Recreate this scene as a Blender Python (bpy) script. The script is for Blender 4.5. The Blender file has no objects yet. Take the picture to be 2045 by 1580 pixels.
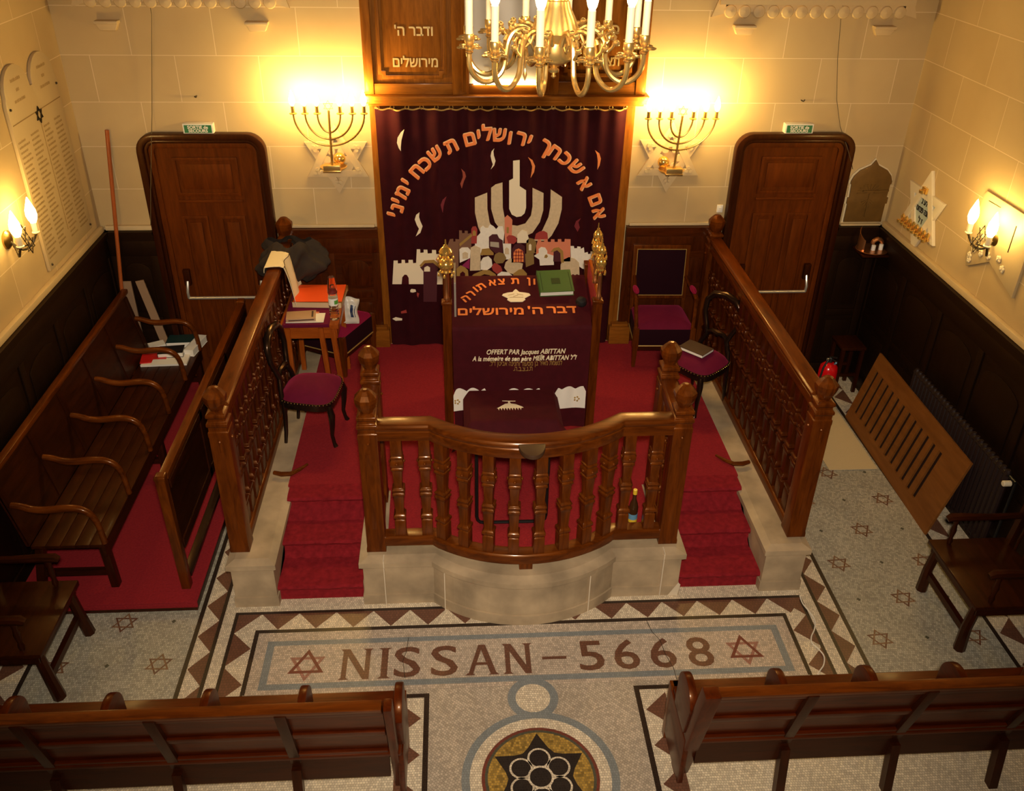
import bpy, bmesh, math, random
from mathutils import Matrix, Vector
random.seed(7)
sc = bpy.context.scene
COL = sc.collection
PI = math.pi

# ------------------------------------------------------------------ camera
cam_data = bpy.data.cameras.new('camera')
cam = bpy.data.objects.new('camera', cam_data)
COL.objects.link(cam)
sc.camera = cam
cam_data.sensor_fit = 'HORIZONTAL'
cam_data.sensor_width = 36.0
cam_data.lens = 31.287
cam_data.shift_x = 0.00122
cam_data.shift_y = -0.00489
cam_data.clip_start = 0.05
cam_data.clip_end = 60
_R = Vector((0.99808324, -0.05973741, 0.01616452))
_U = Vector((0.01729936, 0.52010198, 0.85392895))
_F = Vector((0.0594187, 0.85201254, -0.52013849))
_m = Matrix((_R, _U, -_F)).transposed().to_4x4()
_m.translation = Vector((-0.43360, -7.64905, 4.52041))
cam.matrix_world = _m

# ------------------------------------------------------------------ world, hall bulbs and added flash spot, exposure
world = bpy.data.worlds.new('world')
sc.world = world
world.use_nodes = True
world.node_tree.nodes['Background'].inputs[0].default_value = (1.0, 0.72, 0.45, 1)
world.node_tree.nodes['Background'].inputs[1].default_value = 0.010
BULB_COLOR = (1.0, 0.66, 0.20)
MENORAH_POWER = 340.0
SCONCE_POWER = 95.0
CHANDELIER_POWER = 22.0
def area_lamp(name, loc, target, size, power, color):
    l = bpy.data.lights.new(name, 'AREA')
    l.shape = 'DISK'
    l.size = size
    l.energy = power
    l.color = color
    o = bpy.data.objects.new(name, l)
    COL.objects.link(o)
    o.location = loc
    d = Vector(target) - Vector(loc)
    o.rotation_euler = d.to_track_quat('-Z', 'Y').to_euler()
    return o
# added spot beside the camera, standing in for its flash
def spot_lamp(name, loc, target, angle, power, color):
    l = bpy.data.lights.new(name, 'SPOT')
    l.spot_size = math.radians(angle)
    l.spot_blend = 1.0
    l.shadow_soft_size = 0.10
    l.energy = power
    l.color = color
    o = bpy.data.objects.new(name, l)
    COL.objects.link(o)
    o.location = loc
    o.rotation_euler = (Vector(target) - Vector(loc)).to_track_quat('-Z', 'Y').to_euler()
    return o
spot_lamp('camera_flash_spot', (-0.40, -7.70, 4.75), (0.04, -1.1, 0.75), 89, 1400, (1.0, 0.85, 0.66))
sc.view_settings.view_transform = 'Standard'
sc.view_settings.look = 'None'
sc.view_settings.gamma = 1.0
sc.view_settings.use_curve_mapping = False
sc.view_settings.exposure = 0.0
sc.cycles.use_denoising = True
sc.cycles.max_bounces = 7
sc.cycles.sample_clamp_indirect = 6.0

# ------------------------------------------------------------------ materials
MATS = {}
def new_mat(name):
    m = bpy.data.materials.new(name)
    m.use_nodes = True
    nt = m.node_tree
    MATS[name] = m
    return m, nt, nt.nodes['Principled BSDF']
def node(nt, t, **kw):
    n = nt.nodes.new(t)
    for k, v in kw.items():
        setattr(n, k, v)
    return n
def rgb(c):
    return (c[0], c[1], c[2], 1.0)
def plain(name, c, rough=0.6, metal=0.0, spec=0.5, sheen=0.0, coat=0.0, var=0.0, scale=30, bump=0.0):
    m, nt, b = new_mat(name)
    b.inputs['Base Color'].default_value = rgb(c)
    b.inputs['Roughness'].default_value = rough
    b.inputs['Metallic'].default_value = metal
    b.inputs['Specular IOR Level'].default_value = spec
    b.inputs['Sheen Weight'].default_value = sheen
    b.inputs['Sheen Tint'].default_value = rgb([min(1, x * 3 + 0.02) for x in c])
    b.inputs['Coat Weight'].default_value = coat
    if var or bump:
        tc = node(nt, 'ShaderNodeTexCoord')
        nz = node(nt, 'ShaderNodeTexNoise')
        nz.inputs['Scale'].default_value = scale
        nz.inputs['Detail'].default_value = 5
        nt.links.new(tc.outputs['Object'], nz.inputs['Vector'])
        if var:
            mx = node(nt, 'ShaderNodeMix', data_type='RGBA')
            mx.inputs[6].default_value = rgb([max(0, x * (1 - var)) for x in c])
            mx.inputs[7].default_value = rgb([min(1, x * (1 + var)) for x in c])
            nt.links.new(nz.outputs['Fac'], mx.inputs[0])
            nt.links.new(mx.outputs[2], b.inputs['Base Color'])
        if bump:
            bp = node(nt, 'ShaderNodeBump')
            bp.inputs['Strength'].default_value = bump
            bp.inputs['Distance'].default_value = 0.01
            nt.links.new(nz.outputs['Fac'], bp.inputs['Height'])
            nt.links.new(bp.outputs[0], b.inputs['Normal'])
    return m
def wood(name, dark, light, axis='x', rough=0.35, coat=0.3, scale=9.0):
    m, nt, b = new_mat(name)
    tc = node(nt, 'ShaderNodeTexCoord')
    mp = node(nt, 'ShaderNodeMapping')
    s = {'x': (0.12, 1, 1), 'y': (1, 0.12, 1), 'z': (1, 1, 0.12)}[axis]
    mp.inputs['Scale'].default_value = [k * scale for k in s]
    nz = node(nt, 'ShaderNodeTexNoise')
    nz.inputs['Scale'].default_value = 3.0
    nz.inputs['Detail'].default_value = 8
    nz.inputs['Roughness'].default_value = 0.65
    nz.inputs['Distortion'].default_value = 0.6
    cr = node(nt, 'ShaderNodeValToRGB')
    cr.color_ramp.elements[0].position = 0.3
    cr.color_ramp.elements[0].color = rgb(dark)
    cr.color_ramp.elements[1].position = 0.72
    cr.color_ramp.elements[1].color = rgb(light)
    nt.links.new(tc.outputs['Object'], mp.inputs['Vector'])
    nt.links.new(mp.outputs[0], nz.inputs['Vector'])
    nt.links.new(nz.outputs['Fac'], cr.inputs[0])
    nt.links.new(cr.outputs[0], b.inputs['Base Color'])
    b.inputs['Roughness'].default_value = rough
    b.inputs['Specular IOR Level'].default_value = 0.34
    b.inputs['Specular Tint'].default_value = (1.0, 0.50, 0.20, 1)
    b.inputs['Coat Tint'].default_value = (1.0, 0.62, 0.32, 1)
    b.inputs['Coat Weight'].default_value = coat
    b.inputs['Coat Roughness'].default_value = 0.15
    bp = node(nt, 'ShaderNodeBump')
    bp.inputs['Strength'].default_value = 0.12
    bp.inputs['Distance'].default_value = 0.004
    nt.links.new(nz.outputs['Fac'], bp.inputs['Height'])
    nt.links.new(bp.outputs[0], b.inputs['Normal'])
    return m
def woods(base, dark, light, **kw):
    for a in 'xyz':
        wood(base + '_' + a, dark, light, a, **kw)
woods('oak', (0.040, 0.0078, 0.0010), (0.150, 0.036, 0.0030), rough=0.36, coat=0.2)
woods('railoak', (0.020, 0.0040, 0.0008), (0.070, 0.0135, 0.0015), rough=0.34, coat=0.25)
woods('darkoak', (0.011, 0.0024, 0.0010), (0.038, 0.0072, 0.0018), rough=0.42, coat=0.15)
woods('mahogany', (0.012, 0.0022, 0.0009), (0.042, 0.0076, 0.0014), rough=0.5, coat=0.04)
woods('doorwood', (0.052, 0.0080, 0.0008), (0.125, 0.0250, 0.0018), rough=0.55, coat=0.0)
woods('pewwood', (0.026, 0.0032, 0.0005), (0.090, 0.0130, 0.0012), rough=0.38, coat=0.12)
woods('arkwood', (0.14, 0.042, 0.0045), (0.31, 0.108, 0.012), rough=0.45, coat=0.1)
woods('orangewood', (0.20, 0.045, 0.006), (0.36, 0.095, 0.012), rough=0.35, coat=0.4)
woods('blackwood', (0.004, 0.003, 0.003), (0.014, 0.009, 0.007), rough=0.3, coat=0.4)
woods('plywood', (0.145, 0.050, 0.0105), (0.225, 0.084, 0.019), rough=0.5, coat=0.05, scale=5)
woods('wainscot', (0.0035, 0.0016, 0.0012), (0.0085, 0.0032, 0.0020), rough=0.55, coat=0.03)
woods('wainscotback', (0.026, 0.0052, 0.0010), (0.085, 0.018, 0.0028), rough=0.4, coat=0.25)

def masonry(name, axis):
    # painted ashlar: large blocks, thin pale joints, faint stains
    m, nt, b = new_mat(name)
    tc = node(nt, 'ShaderNodeTexCoord')
    sp = node(nt, 'ShaderNodeSeparateXYZ')
    cb = node(nt, 'ShaderNodeCombineXYZ')
    nt.links.new(tc.outputs['Object'], sp.inputs[0])
    nt.links.new(sp.outputs['X' if axis == 'x' else 'Y'], cb.inputs[0])
    ad = node(nt, 'ShaderNodeMath', operation='ADD')
    ad.inputs[1].default_value = -0.122
    nt.links.new(sp.outputs['Z'], ad.inputs[0])
    nt.links.new(ad.outputs[0], cb.inputs[1])
    br = node(nt, 'ShaderNodeTexBrick')
    br.inputs['Scale'].default_value = 1.0
    br.inputs['Brick Width'].default_value = 0.665
    br.inputs['Row Height'].default_value = 0.367
    br.inputs['Mortar Size'].default_value = 0.0035
    br.inputs['Mortar Smooth'].default_value = 0.3
    br.inputs['Color1'].default_value = (0.515, 0.372, 0.182, 1)
    br.inputs['Color2'].default_value = (0.555, 0.405, 0.205, 1)
    br.inputs['Mortar'].default_value = (0.72, 0.57, 0.34, 1)
    nt.links.new(cb.outputs[0], br.inputs['Vector'])
    nz = node(nt, 'ShaderNodeTexNoise')
    nz.inputs['Scale'].default_value = 0.9
    nz.inputs['Detail'].default_value = 4
    nt.links.new(tc.outputs['Object'], nz.inputs['Vector'])
    cr = node(nt, 'ShaderNodeValToRGB')
    cr.color_ramp.elements[0].position = 0.32
    cr.color_ramp.elements[0].color = (0.80, 0.76, 0.70, 1)
    cr.color_ramp.elements[1].position = 0.6
    cr.color_ramp.elements[1].color = (1, 1, 1, 1)
    nt.links.new(nz.outputs['Fac'], cr.inputs[0])
    mx = node(nt, 'ShaderNodeMix', data_type='RGBA', blend_type='MULTIPLY')
    mx.inputs[0].default_value = 0.75
    nt.links.new(br.outputs['Color'], mx.inputs[6])
    nt.links.new(cr.outputs[0], mx.inputs[7])
    nt.links.new(mx.outputs[2], b.inputs['Base Color'])
    b.inputs['Roughness'].default_value = 0.75
    b.inputs['Specular IOR Level'].default_value = 0.25
    return m
masonry('masonry_x', 'x')
masonry('masonry_y', 'y')

def mosaic(name, c, var=0.22, size=0.0155, grout=(0.20, 0.16, 0.11), rot=0.0):
    m, nt, b = new_mat(name)
    tc = node(nt, 'ShaderNodeTexCoord')
    mp = node(nt, 'ShaderNodeMapping')
    mp.inputs['Rotation'].default_value = (0, 0, rot)
    nt.links.new(tc.outputs['Object'], mp.inputs['Vector'])
    nz0 = node(nt, 'ShaderNodeTexNoise')
    nz0.inputs['Scale'].default_value = 9.0
    nt.links.new(mp.outputs[0], nz0.inputs['Vector'])
    jit = node(nt, 'ShaderNodeMix', data_type='RGBA', blend_type='LINEAR_LIGHT')
    jit.inputs[0].default_value = 0.006
    nt.links.new(mp.outputs[0], jit.inputs[6])
    nt.links.new(nz0.outputs['Color'], jit.inputs[7])
    br = node(nt, 'ShaderNodeTexBrick')
    br.offset = 0.37
    br.inputs['Scale'].default_value = 1.0
    br.inputs['Brick Width'].default_value = size
    br.inputs['Row Height'].default_value = size
    br.inputs['Mortar Size'].default_value = size * 0.075
    br.inputs['Mortar Smooth'].default_value = 0.5
    br.inputs['Color1'].default_value = rgb([x * (1 - var) for x in c])
    br.inputs['Color2'].default_value = rgb([min(1, x * (1 + var)) for x in c])
    br.inputs['Mortar'].default_value = rgb([0.5 * (g + 0.45 * x) for g, x in zip(grout, c)])
    nt.links.new(jit.outputs[2], br.inputs['Vector'])
    nz = node(nt, 'ShaderNodeTexNoise')
    nz.inputs['Scale'].default_value = 3.0
    nz.inputs['Detail'].default_value = 6
    nt.links.new(tc.outputs['Object'], nz.inputs['Vector'])
    mx = node(nt, 'ShaderNodeMix', data_type='RGBA', blend_type='MULTIPLY')
    mx.inputs[0].default_value = 0.35
    nt.links.new(br.outputs['Color'], mx.inputs[6])
    nt.links.new(nz.outputs['Fac'], mx.inputs[7])
    nt.links.new(mx.outputs[2], b.inputs['Base Color'])
    b.inputs['Roughness'].default_value = 0.38
    return m
mosaic('mos_cream', (0.84, 0.69, 0.50))
mosaic('mos_field', (0.58, 0.475, 0.36), rot=0.8)
mosaic('mos_inner', (0.63, 0.505, 0.385))
mosaic('mos_grey', (0.49, 0.45, 0.35), var=0.26)
mosaic('mos_dark', (0.026, 0.014, 0.010), grout=(0.12, 0.08, 0.05))
mosaic('mos_brown', (0.185, 0.078, 0.045), var=0.12, size=0.02, grout=(0.12, 0.05, 0.03))
mosaic('mos_tan', (0.26, 0.125, 0.06), var=0.15)
mosaic('mos_rose', (0.40, 0.17, 0.125), var=0.15)
mosaic('mos_red', (0.20, 0.038, 0.025), var=0.12)
mosaic('mos_blue', (0.27, 0.285, 0.28), var=0.10, grout=(0.2, 0.22, 0.2))
mosaic('mos_green', (0.085, 0.085, 0.055), var=0.15)
mosaic('mos_gold', (0.42, 0.25, 0.045), var=0.45)
mosaic('mos_black', (0.022, 0.016, 0.014), grout=(0.08, 0.06, 0.05))

plain('stone', (0.38, 0.28, 0.17), rough=0.6, var=0.75, scale=4.5, bump=0.15)
plain('joint', (0.66, 0.55, 0.40), rough=0.8)
plain('plaster', (0.57, 0.42, 0.22), rough=0.7, var=0.04, scale=6)
plain('plaster_pale', (0.70, 0.58, 0.38), rough=0.65)
plain('marble', (0.50, 0.375, 0.20), rough=0.4, var=0.10, scale=4)
plain('etched', (0.26, 0.16, 0.05), rough=0.6)
plain('carpet', (0.235, 0.0145, 0.019), rough=0.95, spec=0.1, sheen=0.25, var=0.30, scale=70, bump=0.5)
plain('carpet_fold', (0.205, 0.011, 0.0155), rough=0.95, spec=0.1, sheen=0.2, var=0.55, scale=26, bump=0.6)
plain('velvet', (0.050, 0.0030, 0.0058), rough=0.8, spec=0.15, sheen=0.22, var=0.35, scale=14)
plain('velvet_curtain', (0.030, 0.0018, 0.0038), rough=0.8, spec=0.12, sheen=0.35, var=0.35, scale=10)
plain('velvet_dark', (0.016, 0.002, 0.005), rough=0.85, spec=0.1, sheen=0.15)
plain('star_white', (0.74, 0.64, 0.46), rough=0.5)
plain('velvet_chair', (0.110, 0.0035, 0.023), rough=0.8, spec=0.15, sheen=0.7, var=0.2, scale=20)
plain('velvet_magenta', (0.20, 0.005, 0.035), rough=0.8, spec=0.15, sheen=0.7)
plain('cream', (0.82, 0.71, 0.51), rough=0.55, spec=0.4)
plain('white', (0.84, 0.78, 0.67), rough=0.4, spec=0.5, var=0.12, scale=40)
plain('beige', (0.62, 0.48, 0.30), rough=0.5, var=0.2, scale=40)
plain('grey', (0.42, 0.36, 0.28), rough=0.5)
plain('gold', (0.45, 0.27, 0.07), rough=0.4, metal=0.3)
plain('plum', (0.060, 0.0025, 0.008), rough=0.7)
plain('brown', (0.19, 0.085, 0.045), rough=0.7)
plain('salmon', (0.66, 0.21, 0.11), rough=0.6)
plain('brick', (0.34, 0.035, 0.025), rough=0.6)
plain('magenta', (0.24, 0.008, 0.075), rough=0.6)
plain('orange', (0.80, 0.24, 0.06), rough=0.5)
plain('letter_orange', (0.85, 0.23, 0.05), rough=0.5)
plain('letter_pale', (0.84, 0.50, 0.24), rough=0.5)
plain('letter_gold', (0.70, 0.50, 0.20), rough=0.4, metal=0.2)
plain('thread', (0.78, 0.66, 0.44), rough=0.5)
plain('olive', (0.24, 0.15, 0.045), rough=0.5)
plain('rust', (0.28, 0.045, 0.018), rough=0.6)
plain('crimson', (0.16, 0.006, 0.014), rough=0.6)
plain('satin', (0.84, 0.79, 0.70), rough=0.3, spec=0.6)
plain('brass', (0.90, 0.60, 0.20), rough=0.27, metal=0.86)
plain('menorah_brass', (0.52, 0.33, 0.09), rough=0.35, metal=0.9)
plain('brass_dark', (0.45, 0.30, 0.10), rough=0.3, metal=1.0)
plain('polished_gold', (0.95, 0.60, 0.15), rough=0.16, metal=0.8)
plain('bronze', (0.16, 0.080, 0.016), rough=0.5, metal=0.25, var=0.35, scale=12, bump=0.3)
plain('copper', (0.55, 0.23, 0.09), rough=0.3, metal=0.9)
plain('iron', (0.055, 0.040, 0.022), rough=0.4, metal=0.7)
plain('black_metal', (0.010, 0.009, 0.009), rough=0.35, metal=0.2)
plain('steel', (0.62, 0.58, 0.50), rough=0.3, metal=0.7)
plain('candle', (0.80, 0.70, 0.48), rough=0.5)
plain('ivory', (0.72, 0.62, 0.44), rough=0.45)
plain('paper', (0.80, 0.75, 0.66), rough=0.7)
plain('paper_warm', (0.60, 0.43, 0.24), rough=0.6)
plain('book_tan', (0.42, 0.25, 0.14), rough=0.5)
plain('book_green', (0.045, 0.10, 0.022), rough=0.45)
plain('book_emblem', (0.022, 0.040, 0.010), rough=0.4)
plain('book_black', (0.012, 0.012, 0.014), rough=0.35)
plain('book_teal', (0.010, 0.035, 0.035), rough=0.35)
plain('book_brown', (0.045, 0.018, 0.012), rough=0.5)
plain('folder_orange', (0.85, 0.085, 0.008), rough=0.5)
plain('folder_red', (0.55, 0.012, 0.012), rough=0.45)
plain('sign_green', (0.010, 0.16, 0.055), rough=0.5)
plain('sign_white', (0.80, 0.76, 0.66), rough=0.5)
plain('cardboard', (0.30, 0.18, 0.10), rough=0.8)
plain('broom', (0.36, 0.085, 0.018), rough=0.35)
plain('coat_cloth', (0.022, 0.012, 0.006), rough=0.9, var=0.5, scale=9)
plain('prayer_cloth', (0.72, 0.60, 0.40), rough=0.75)
plain('plastic_bag', (0.62, 0.58, 0.50), rough=0.35)
plain('navy', (0.015, 0.03, 0.09), rough=0.4)
plain('radiator_paint', (0.016, 0.006, 0.005), rough=0.5)
plain('red_paint', (0.62, 0.005, 0.008), rough=0.22, coat=0.4)
plain('black_rubber', (0.010, 0.010, 0.010), rough=0.5)
plain('mat_rubber', (0.58, 0.45, 0.25), rough=0.8, var=0.12, scale=160, bump=0.3)
plain('cable_white', (0.78, 0.72, 0.60), rough=0.45)
plain('wire_dark', (0.10, 0.07, 0.03), rough=0.6)
plain('yellow_cap', (0.70, 0.46, 0.03), rough=0.4)
plain('bottle_brown', (0.045, 0.018, 0.006), rough=0.12, spec=0.6)
plain('label_blue', (0.12, 0.28, 0.42), rough=0.5)
plain('label_white', (0.80, 0.78, 0.72), rough=0.4)
plain('label_green', (0.10, 0.32, 0.05), rough=0.4)
plain('blue_glass', (0.42, 0.50, 0.46), rough=0.2)
plain('dust_wood', (0.055, 0.024, 0.010), rough=0.5)
plain('red_rubber', (0.30, 0.02, 0.03), rough=0.5)
def glass(name, c=(0.95, 0.97, 0.97), rough=0.03, ior=1.33):
    m, nt, b = new_mat(name)
    b.inputs['Base Color'].default_value = rgb(c)
    b.inputs['Roughness'].default_value = rough
    b.inputs['IOR'].default_value = ior
    b.inputs['Transmission Weight'].default_value = 1.0
    return m
glass('clear_plastic')
glass('smoky_plastic', (0.75, 0.70, 0.66), 0.15, 1.2)
glass('acrylic', (0.93, 0.93, 0.95), 0.02, 1.2)
def glow(name, c, strength):
    m, nt, b = new_mat(name)
    b.inputs['Base Color'].default_value = (0.9, 0.85, 0.7, 1)
    b.inputs['Emission Color'].default_value = rgb(c)
    b.inputs['Emission Strength'].default_value = strength
    return m
glow('bulb_menorah', BULB_COLOR, MENORAH_POWER)
glow('bulb_sconce', BULB_COLOR, SCONCE_POWER)
glow('bulb_chandelier', (1.0, 0.66, 0.30), CHANDELIER_POWER)
glow('ark_tube', (1.0, 0.72, 0.35), 42.0)
plain('frosted', (0.78, 0.72, 0.60), rough=0.45)
def M(n):
    return MATS[n]

# ------------------------------------------------------------------ mesh builder
def axis_matrix(axis):
    # maps local x,y,z so that local z runs along the axis
    if axis == 'x':
        return Matrix(((0, 0, 1, 0), (1, 0, 0, 0), (0, 1, 0, 0), (0, 0, 0, 1)))
    if axis == 'y':
        return Matrix(((0, 1, 0, 0), (0, 0, 1, 0), (1, 0, 0, 0), (0, 0, 0, 1)))
    return Matrix.Identity(4)
class MB:
    def __init__(self):
        self.v = []; self.f = []; self.mi = []; self.T = Matrix.Identity(4)
    def add(self, vs, fs, m=0):
        o = len(self.v)
        T = self.T
        self.v += [tuple(T @ Vector(p)) for p in vs]
        self.f += [tuple(i + o for i in f) for f in fs]
        self.mi += [m] * len(fs)
        return self
    def box(self, x0, x1, y0, y1, z0, z1, m=0):
        vs = [(x, y, z) for x in (x0, x1) for y in (y0, y1) for z in (z0, z1)]
        return self.add(vs, [(0, 1, 3, 2), (4, 6, 7, 5), (0, 4, 5, 1), (2, 3, 7, 6), (0, 2, 6, 4), (1, 5, 7, 3)], m)
    def bar(self, p, q, w, h, m=0, up=(0, 0, 1)):
        # a square bar from p to q
        p, q = Vector(p), Vector(q)
        d = (q - p).normalized()
        s = d.cross(Vector(up))
        if s.length < 1e-5:
            s = d.cross(Vector((1, 0, 0)))
        s.normalize()
        u = s.cross(d)
        vs = [c + s * (w / 2 * i) + u * (h / 2 * j) for c in (p, q) for i, j in ((-1, -1), (1, -1), (1, 1), (-1, 1))]
        return self.add(vs, [(3, 2, 1, 0), (4, 5, 6, 7), (0, 1, 5, 4), (1, 2, 6, 5), (2, 3, 7, 6), (3, 0, 4, 7)], m)
    def lathe(self, c, prof, n=16, m=0, axis='z', sy=1.0):
        A = axis_matrix(axis)
        c = Vector(c)
        vs = []; fs = []
        for r, z in prof:
            for i in range(n):
                a = 2 * PI * (i + 0.5) / n
                vs.append(c + A.to_3x3() @ Vector((r * math.cos(a), sy * r * math.sin(a), z)))
        k = len(prof)
        for j in range(k - 1):
            for i in range(n):
                i2 = (i + 1) % n
                fs.append((j * n + i, j * n + i2, (j + 1) * n + i2, (j + 1) * n + i))
        fs.append(tuple(range(n))[::-1])
        fs.append(tuple((k - 1) * n + i for i in range(n)))
        return self.add(vs, fs, m)
    def sq(self, c, secs, m=0, ratio=1.0):
        # stacked rectangular sections (half width, z)
        vs = []; fs = []
        for w, z in secs:
            for i, j in ((-1, -1), (1, -1), (1, 1), (-1, 1)):
                vs.append((c[0] + i * w, c[1] + j * w * ratio, c[2] + z))
        k = len(secs)
        for s in range(k - 1):
            for i in range(4):
                i2 = (i + 1) % 4
                fs.append((s * 4 + i, s * 4 + i2, s * 4 + 4 + i2, s * 4 + 4 + i))
        fs.append((3, 2, 1, 0))
        fs.append(tuple((k - 1) * 4 + i for i in range(4)))
        return self.add(vs, fs, m)
    def tube(self, pts, r, n=8, m=0, closed=False, sx=1.0):
        pts = [Vector(p) for p in pts]
        k = len(pts)
        rs = r if isinstance(r, (list, tuple)) else [r] * k
        vs = []; fs = []
        prev = None
        for i in range(k):
            if closed:
                d = pts[(i + 1) % k] - pts[i - 1]
            else:
                d = pts[min(i + 1, k - 1)] - pts[max(i - 1, 0)]
            if d.length < 1e-9:
                d = Vector((0, 0, 1))
            d.normalize()
            if prev is None:
                s = d.cross(Vector((0, 0, 1)))
                if s.length < 0.05:
                    s = d.cross(Vector((0, 1, 0)))
            else:
                s = prev - d * prev.dot(d)
            s.normalize()
            prev = s
            u = s.cross(d)
            for j in range(n):
                a = 2 * PI * j / n
                vs.append(pts[i] + s * (rs[i] * sx * math.cos(a)) + u * (rs[i] * math.sin(a)))
        for i in range(k if closed else k - 1):
            i2 = (i + 1) % k
            for j in range(n):
                j2 = (j + 1) % n
                fs.append((i * n + j, i * n + j2, i2 * n + j2, i2 * n + j))
        if not closed:
            fs.append(tuple(range(n))[::-1])
            fs.append(tuple((k - 1) * n + j for j in range(n)))
        return self.add(vs, fs, m)
    def prism(self, poly, d0, d1, plane='xz', m=0):
        # polygon in a plane, extruded along the plane's normal from d0 to d1
        def P(a, b, d):
            return {'xz': (a, d, b), 'xy': (a, b, d), 'yz': (d, a, b)}[plane]
        n = len(poly)
        vs = [P(a, b, d0) for a, b in poly] + [P(a, b, d1) for a, b in poly]
        fs = [tuple(range(n))[::-1], tuple(range(n, 2 * n))]
        fs += [(i, (i + 1) % n, n + (i + 1) % n, n + i) for i in range(n)]
        return self.add(vs, fs, m)
    def flat(self, poly, z, m=0):
        return self.add([(a, b, z) for a, b in poly], [tuple(range(len(poly)))], m)
    def ring(self, outer, inner, d0, d1, plane='xz', m=0):
        def P(a, b, d):
            return {'xz': (a, d, b), 'xy': (a, b, d), 'yz': (d, a, b)}[plane]
        n = len(outer)
        vs = [P(a, b, d0) for a, b in outer] + [P(a, b, d0) for a, b in inner]
        vs += [P(a, b, d1) for a, b in outer] + [P(a, b, d1) for a, b in inner]
        fs = []
        for i in range(n):
            j = (i + 1) % n
            fs += [(i, j, n + j, n + i), (2 * n + i, 3 * n + i, 3 * n + j, 2 * n + j),
                   (i, 2 * n + i, 2 * n + j, j), (n + i, n + j, 3 * n + j, 3 * n + i)]
        return self.add(vs, fs, m)
    def sphere(self, c, r, n=14, k=9, m=0, s=(1, 1, 1)):
        vs = []; fs = []
        for j in range(k + 1):
            t = PI * j / k
            for i in range(n):
                a = 2 * PI * i / n
                vs.append((c[0] + s[0] * r * math.sin(t) * math.cos(a), c[1] + s[1] * r * math.sin(t) * math.sin(a), c[2] + s[2] * r * math.cos(t)))
        for j in range(k):
            for i in range(n):
                i2 = (i + 1) % n
                fs.append((j * n + i, (j + 1) * n + i, (j + 1) * n + i2, j * n + i2))
        return self.add(vs, fs, m)
    def grid(self, nx, ny, fn, m=0, thick=0.0):
        # a sheet from fn(u, v); with thick, a second skin along the normal
        P = [[Vector(fn(i / nx, j / ny)) for i in range(nx + 1)] for j in range(ny + 1)]
        vs = [p for row in P for p in row]
        w = nx + 1
        fs = [(j * w + i, j * w + i + 1, (j + 1) * w + i + 1, (j + 1) * w + i) for j in range(ny) for i in range(nx)]
        if thick:
            N = []
            for j in range(ny + 1):
                for i in range(nx + 1):
                    a = P[j][min(i + 1, nx)] - P[j][max(i - 1, 0)]
                    b = P[min(j + 1, ny)][i] - P[max(j - 1, 0)][i]
                    N.append(a.cross(b).normalized())
            o = len(vs)
            vs = vs + [p - q * thick for p, q in zip(vs, N)]
            fs2 = [tuple(i + o for i in f[::-1]) for f in fs]
            edge = [i for i in range(nx)]
            loop = [i for i in range(w)] + [j * w + nx for j in range(1, ny + 1)] + [ny * w + i for i in range(nx - 1, -1, -1)] + [j * w for j in range(ny - 1, 0, -1)]
            side = [(loop[k], loop[k] + o, loop[(k + 1) % len(loop)] + o, loop[(k + 1) % len(loop)]) for k in range(len(loop))]
            fs = fs + fs2 + side
        return self.add(vs, fs, m)
    def mesh(self, name, mats, smooth=False, off=Vector((0, 0, 0)), bevel=0.0):
        me = bpy.data.meshes.new(name)
        me.from_pydata([tuple(Vector(p) - off) for p in self.v], [], self.f)
        if isinstance(mats, str):
            mats = [mats]
        for k in mats:
            me.materials.append(M(k))
        me.polygons.foreach_set('material_index', self.mi)
        bm = bmesh.new()
        bm.from_mesh(me)
        bmesh.ops.recalc_face_normals(bm, faces=bm.faces)
        if bevel:
            es = [e for e in bm.edges if len(e.link_faces) == 2 and e.calc_face_angle(0) > 0.6]
            bmesh.ops.bevel(bm, geom=es, offset=bevel, segments=2, profile=0.6, affect='EDGES', clamp_overlap=True)
        bm.to_mesh(me)
        bm.free()
        if smooth or bevel:
            me.shade_smooth()
            me.set_sharp_from_angle(angle=math.radians(38))
        me.update()
        return me
    def build(self, name, mats, parent=None, smooth=False, bevel=0.0, label=None):
        off = Vector((0, 0, 0))
        r = parent
        while r is not None:
            off = off + Vector(r.location)
            r = r.parent
        o = bpy.data.objects.new(name, self.mesh(name, mats, smooth, off, bevel))
        COL.objects.link(o)
        if parent is not None:
            o.parent = parent
        if label:
            o['label'] = label
        return o

def thing(name, label, cat, loc=(0, 0, 0), group=None):
    o = bpy.data.objects.new(name, None)
    o.empty_display_size = 0.1
    COL.objects.link(o)
    o.location = loc
    o['label'] = label
    o['category'] = cat
    if group:
        o['group'] = group
    return o
def tag(o, label, cat, group=None):
    o['label'] = label
    o['category'] = cat
    if group:
        o['group'] = group
    return o
def struct(o):
    o['kind'] = 'structure'
    return o
def dup(root, loc=None, rotz=None, label=None, group=None):
    r = root.copy()
    COL.objects.link(r)
    if loc is not None:
        r.location = loc
    if rotz is not None:
        r.rotation_euler = (0, 0, rotz)
    if label:
        r['label'] = label
    if group:
        r['group'] = group
    for ch in list(root.children):
        c = ch.copy()
        COL.objects.link(c)
        c.parent = r
        for g in list(ch.children):
            d = g.copy()
            COL.objects.link(d)
            d.parent = c
    return r

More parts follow.
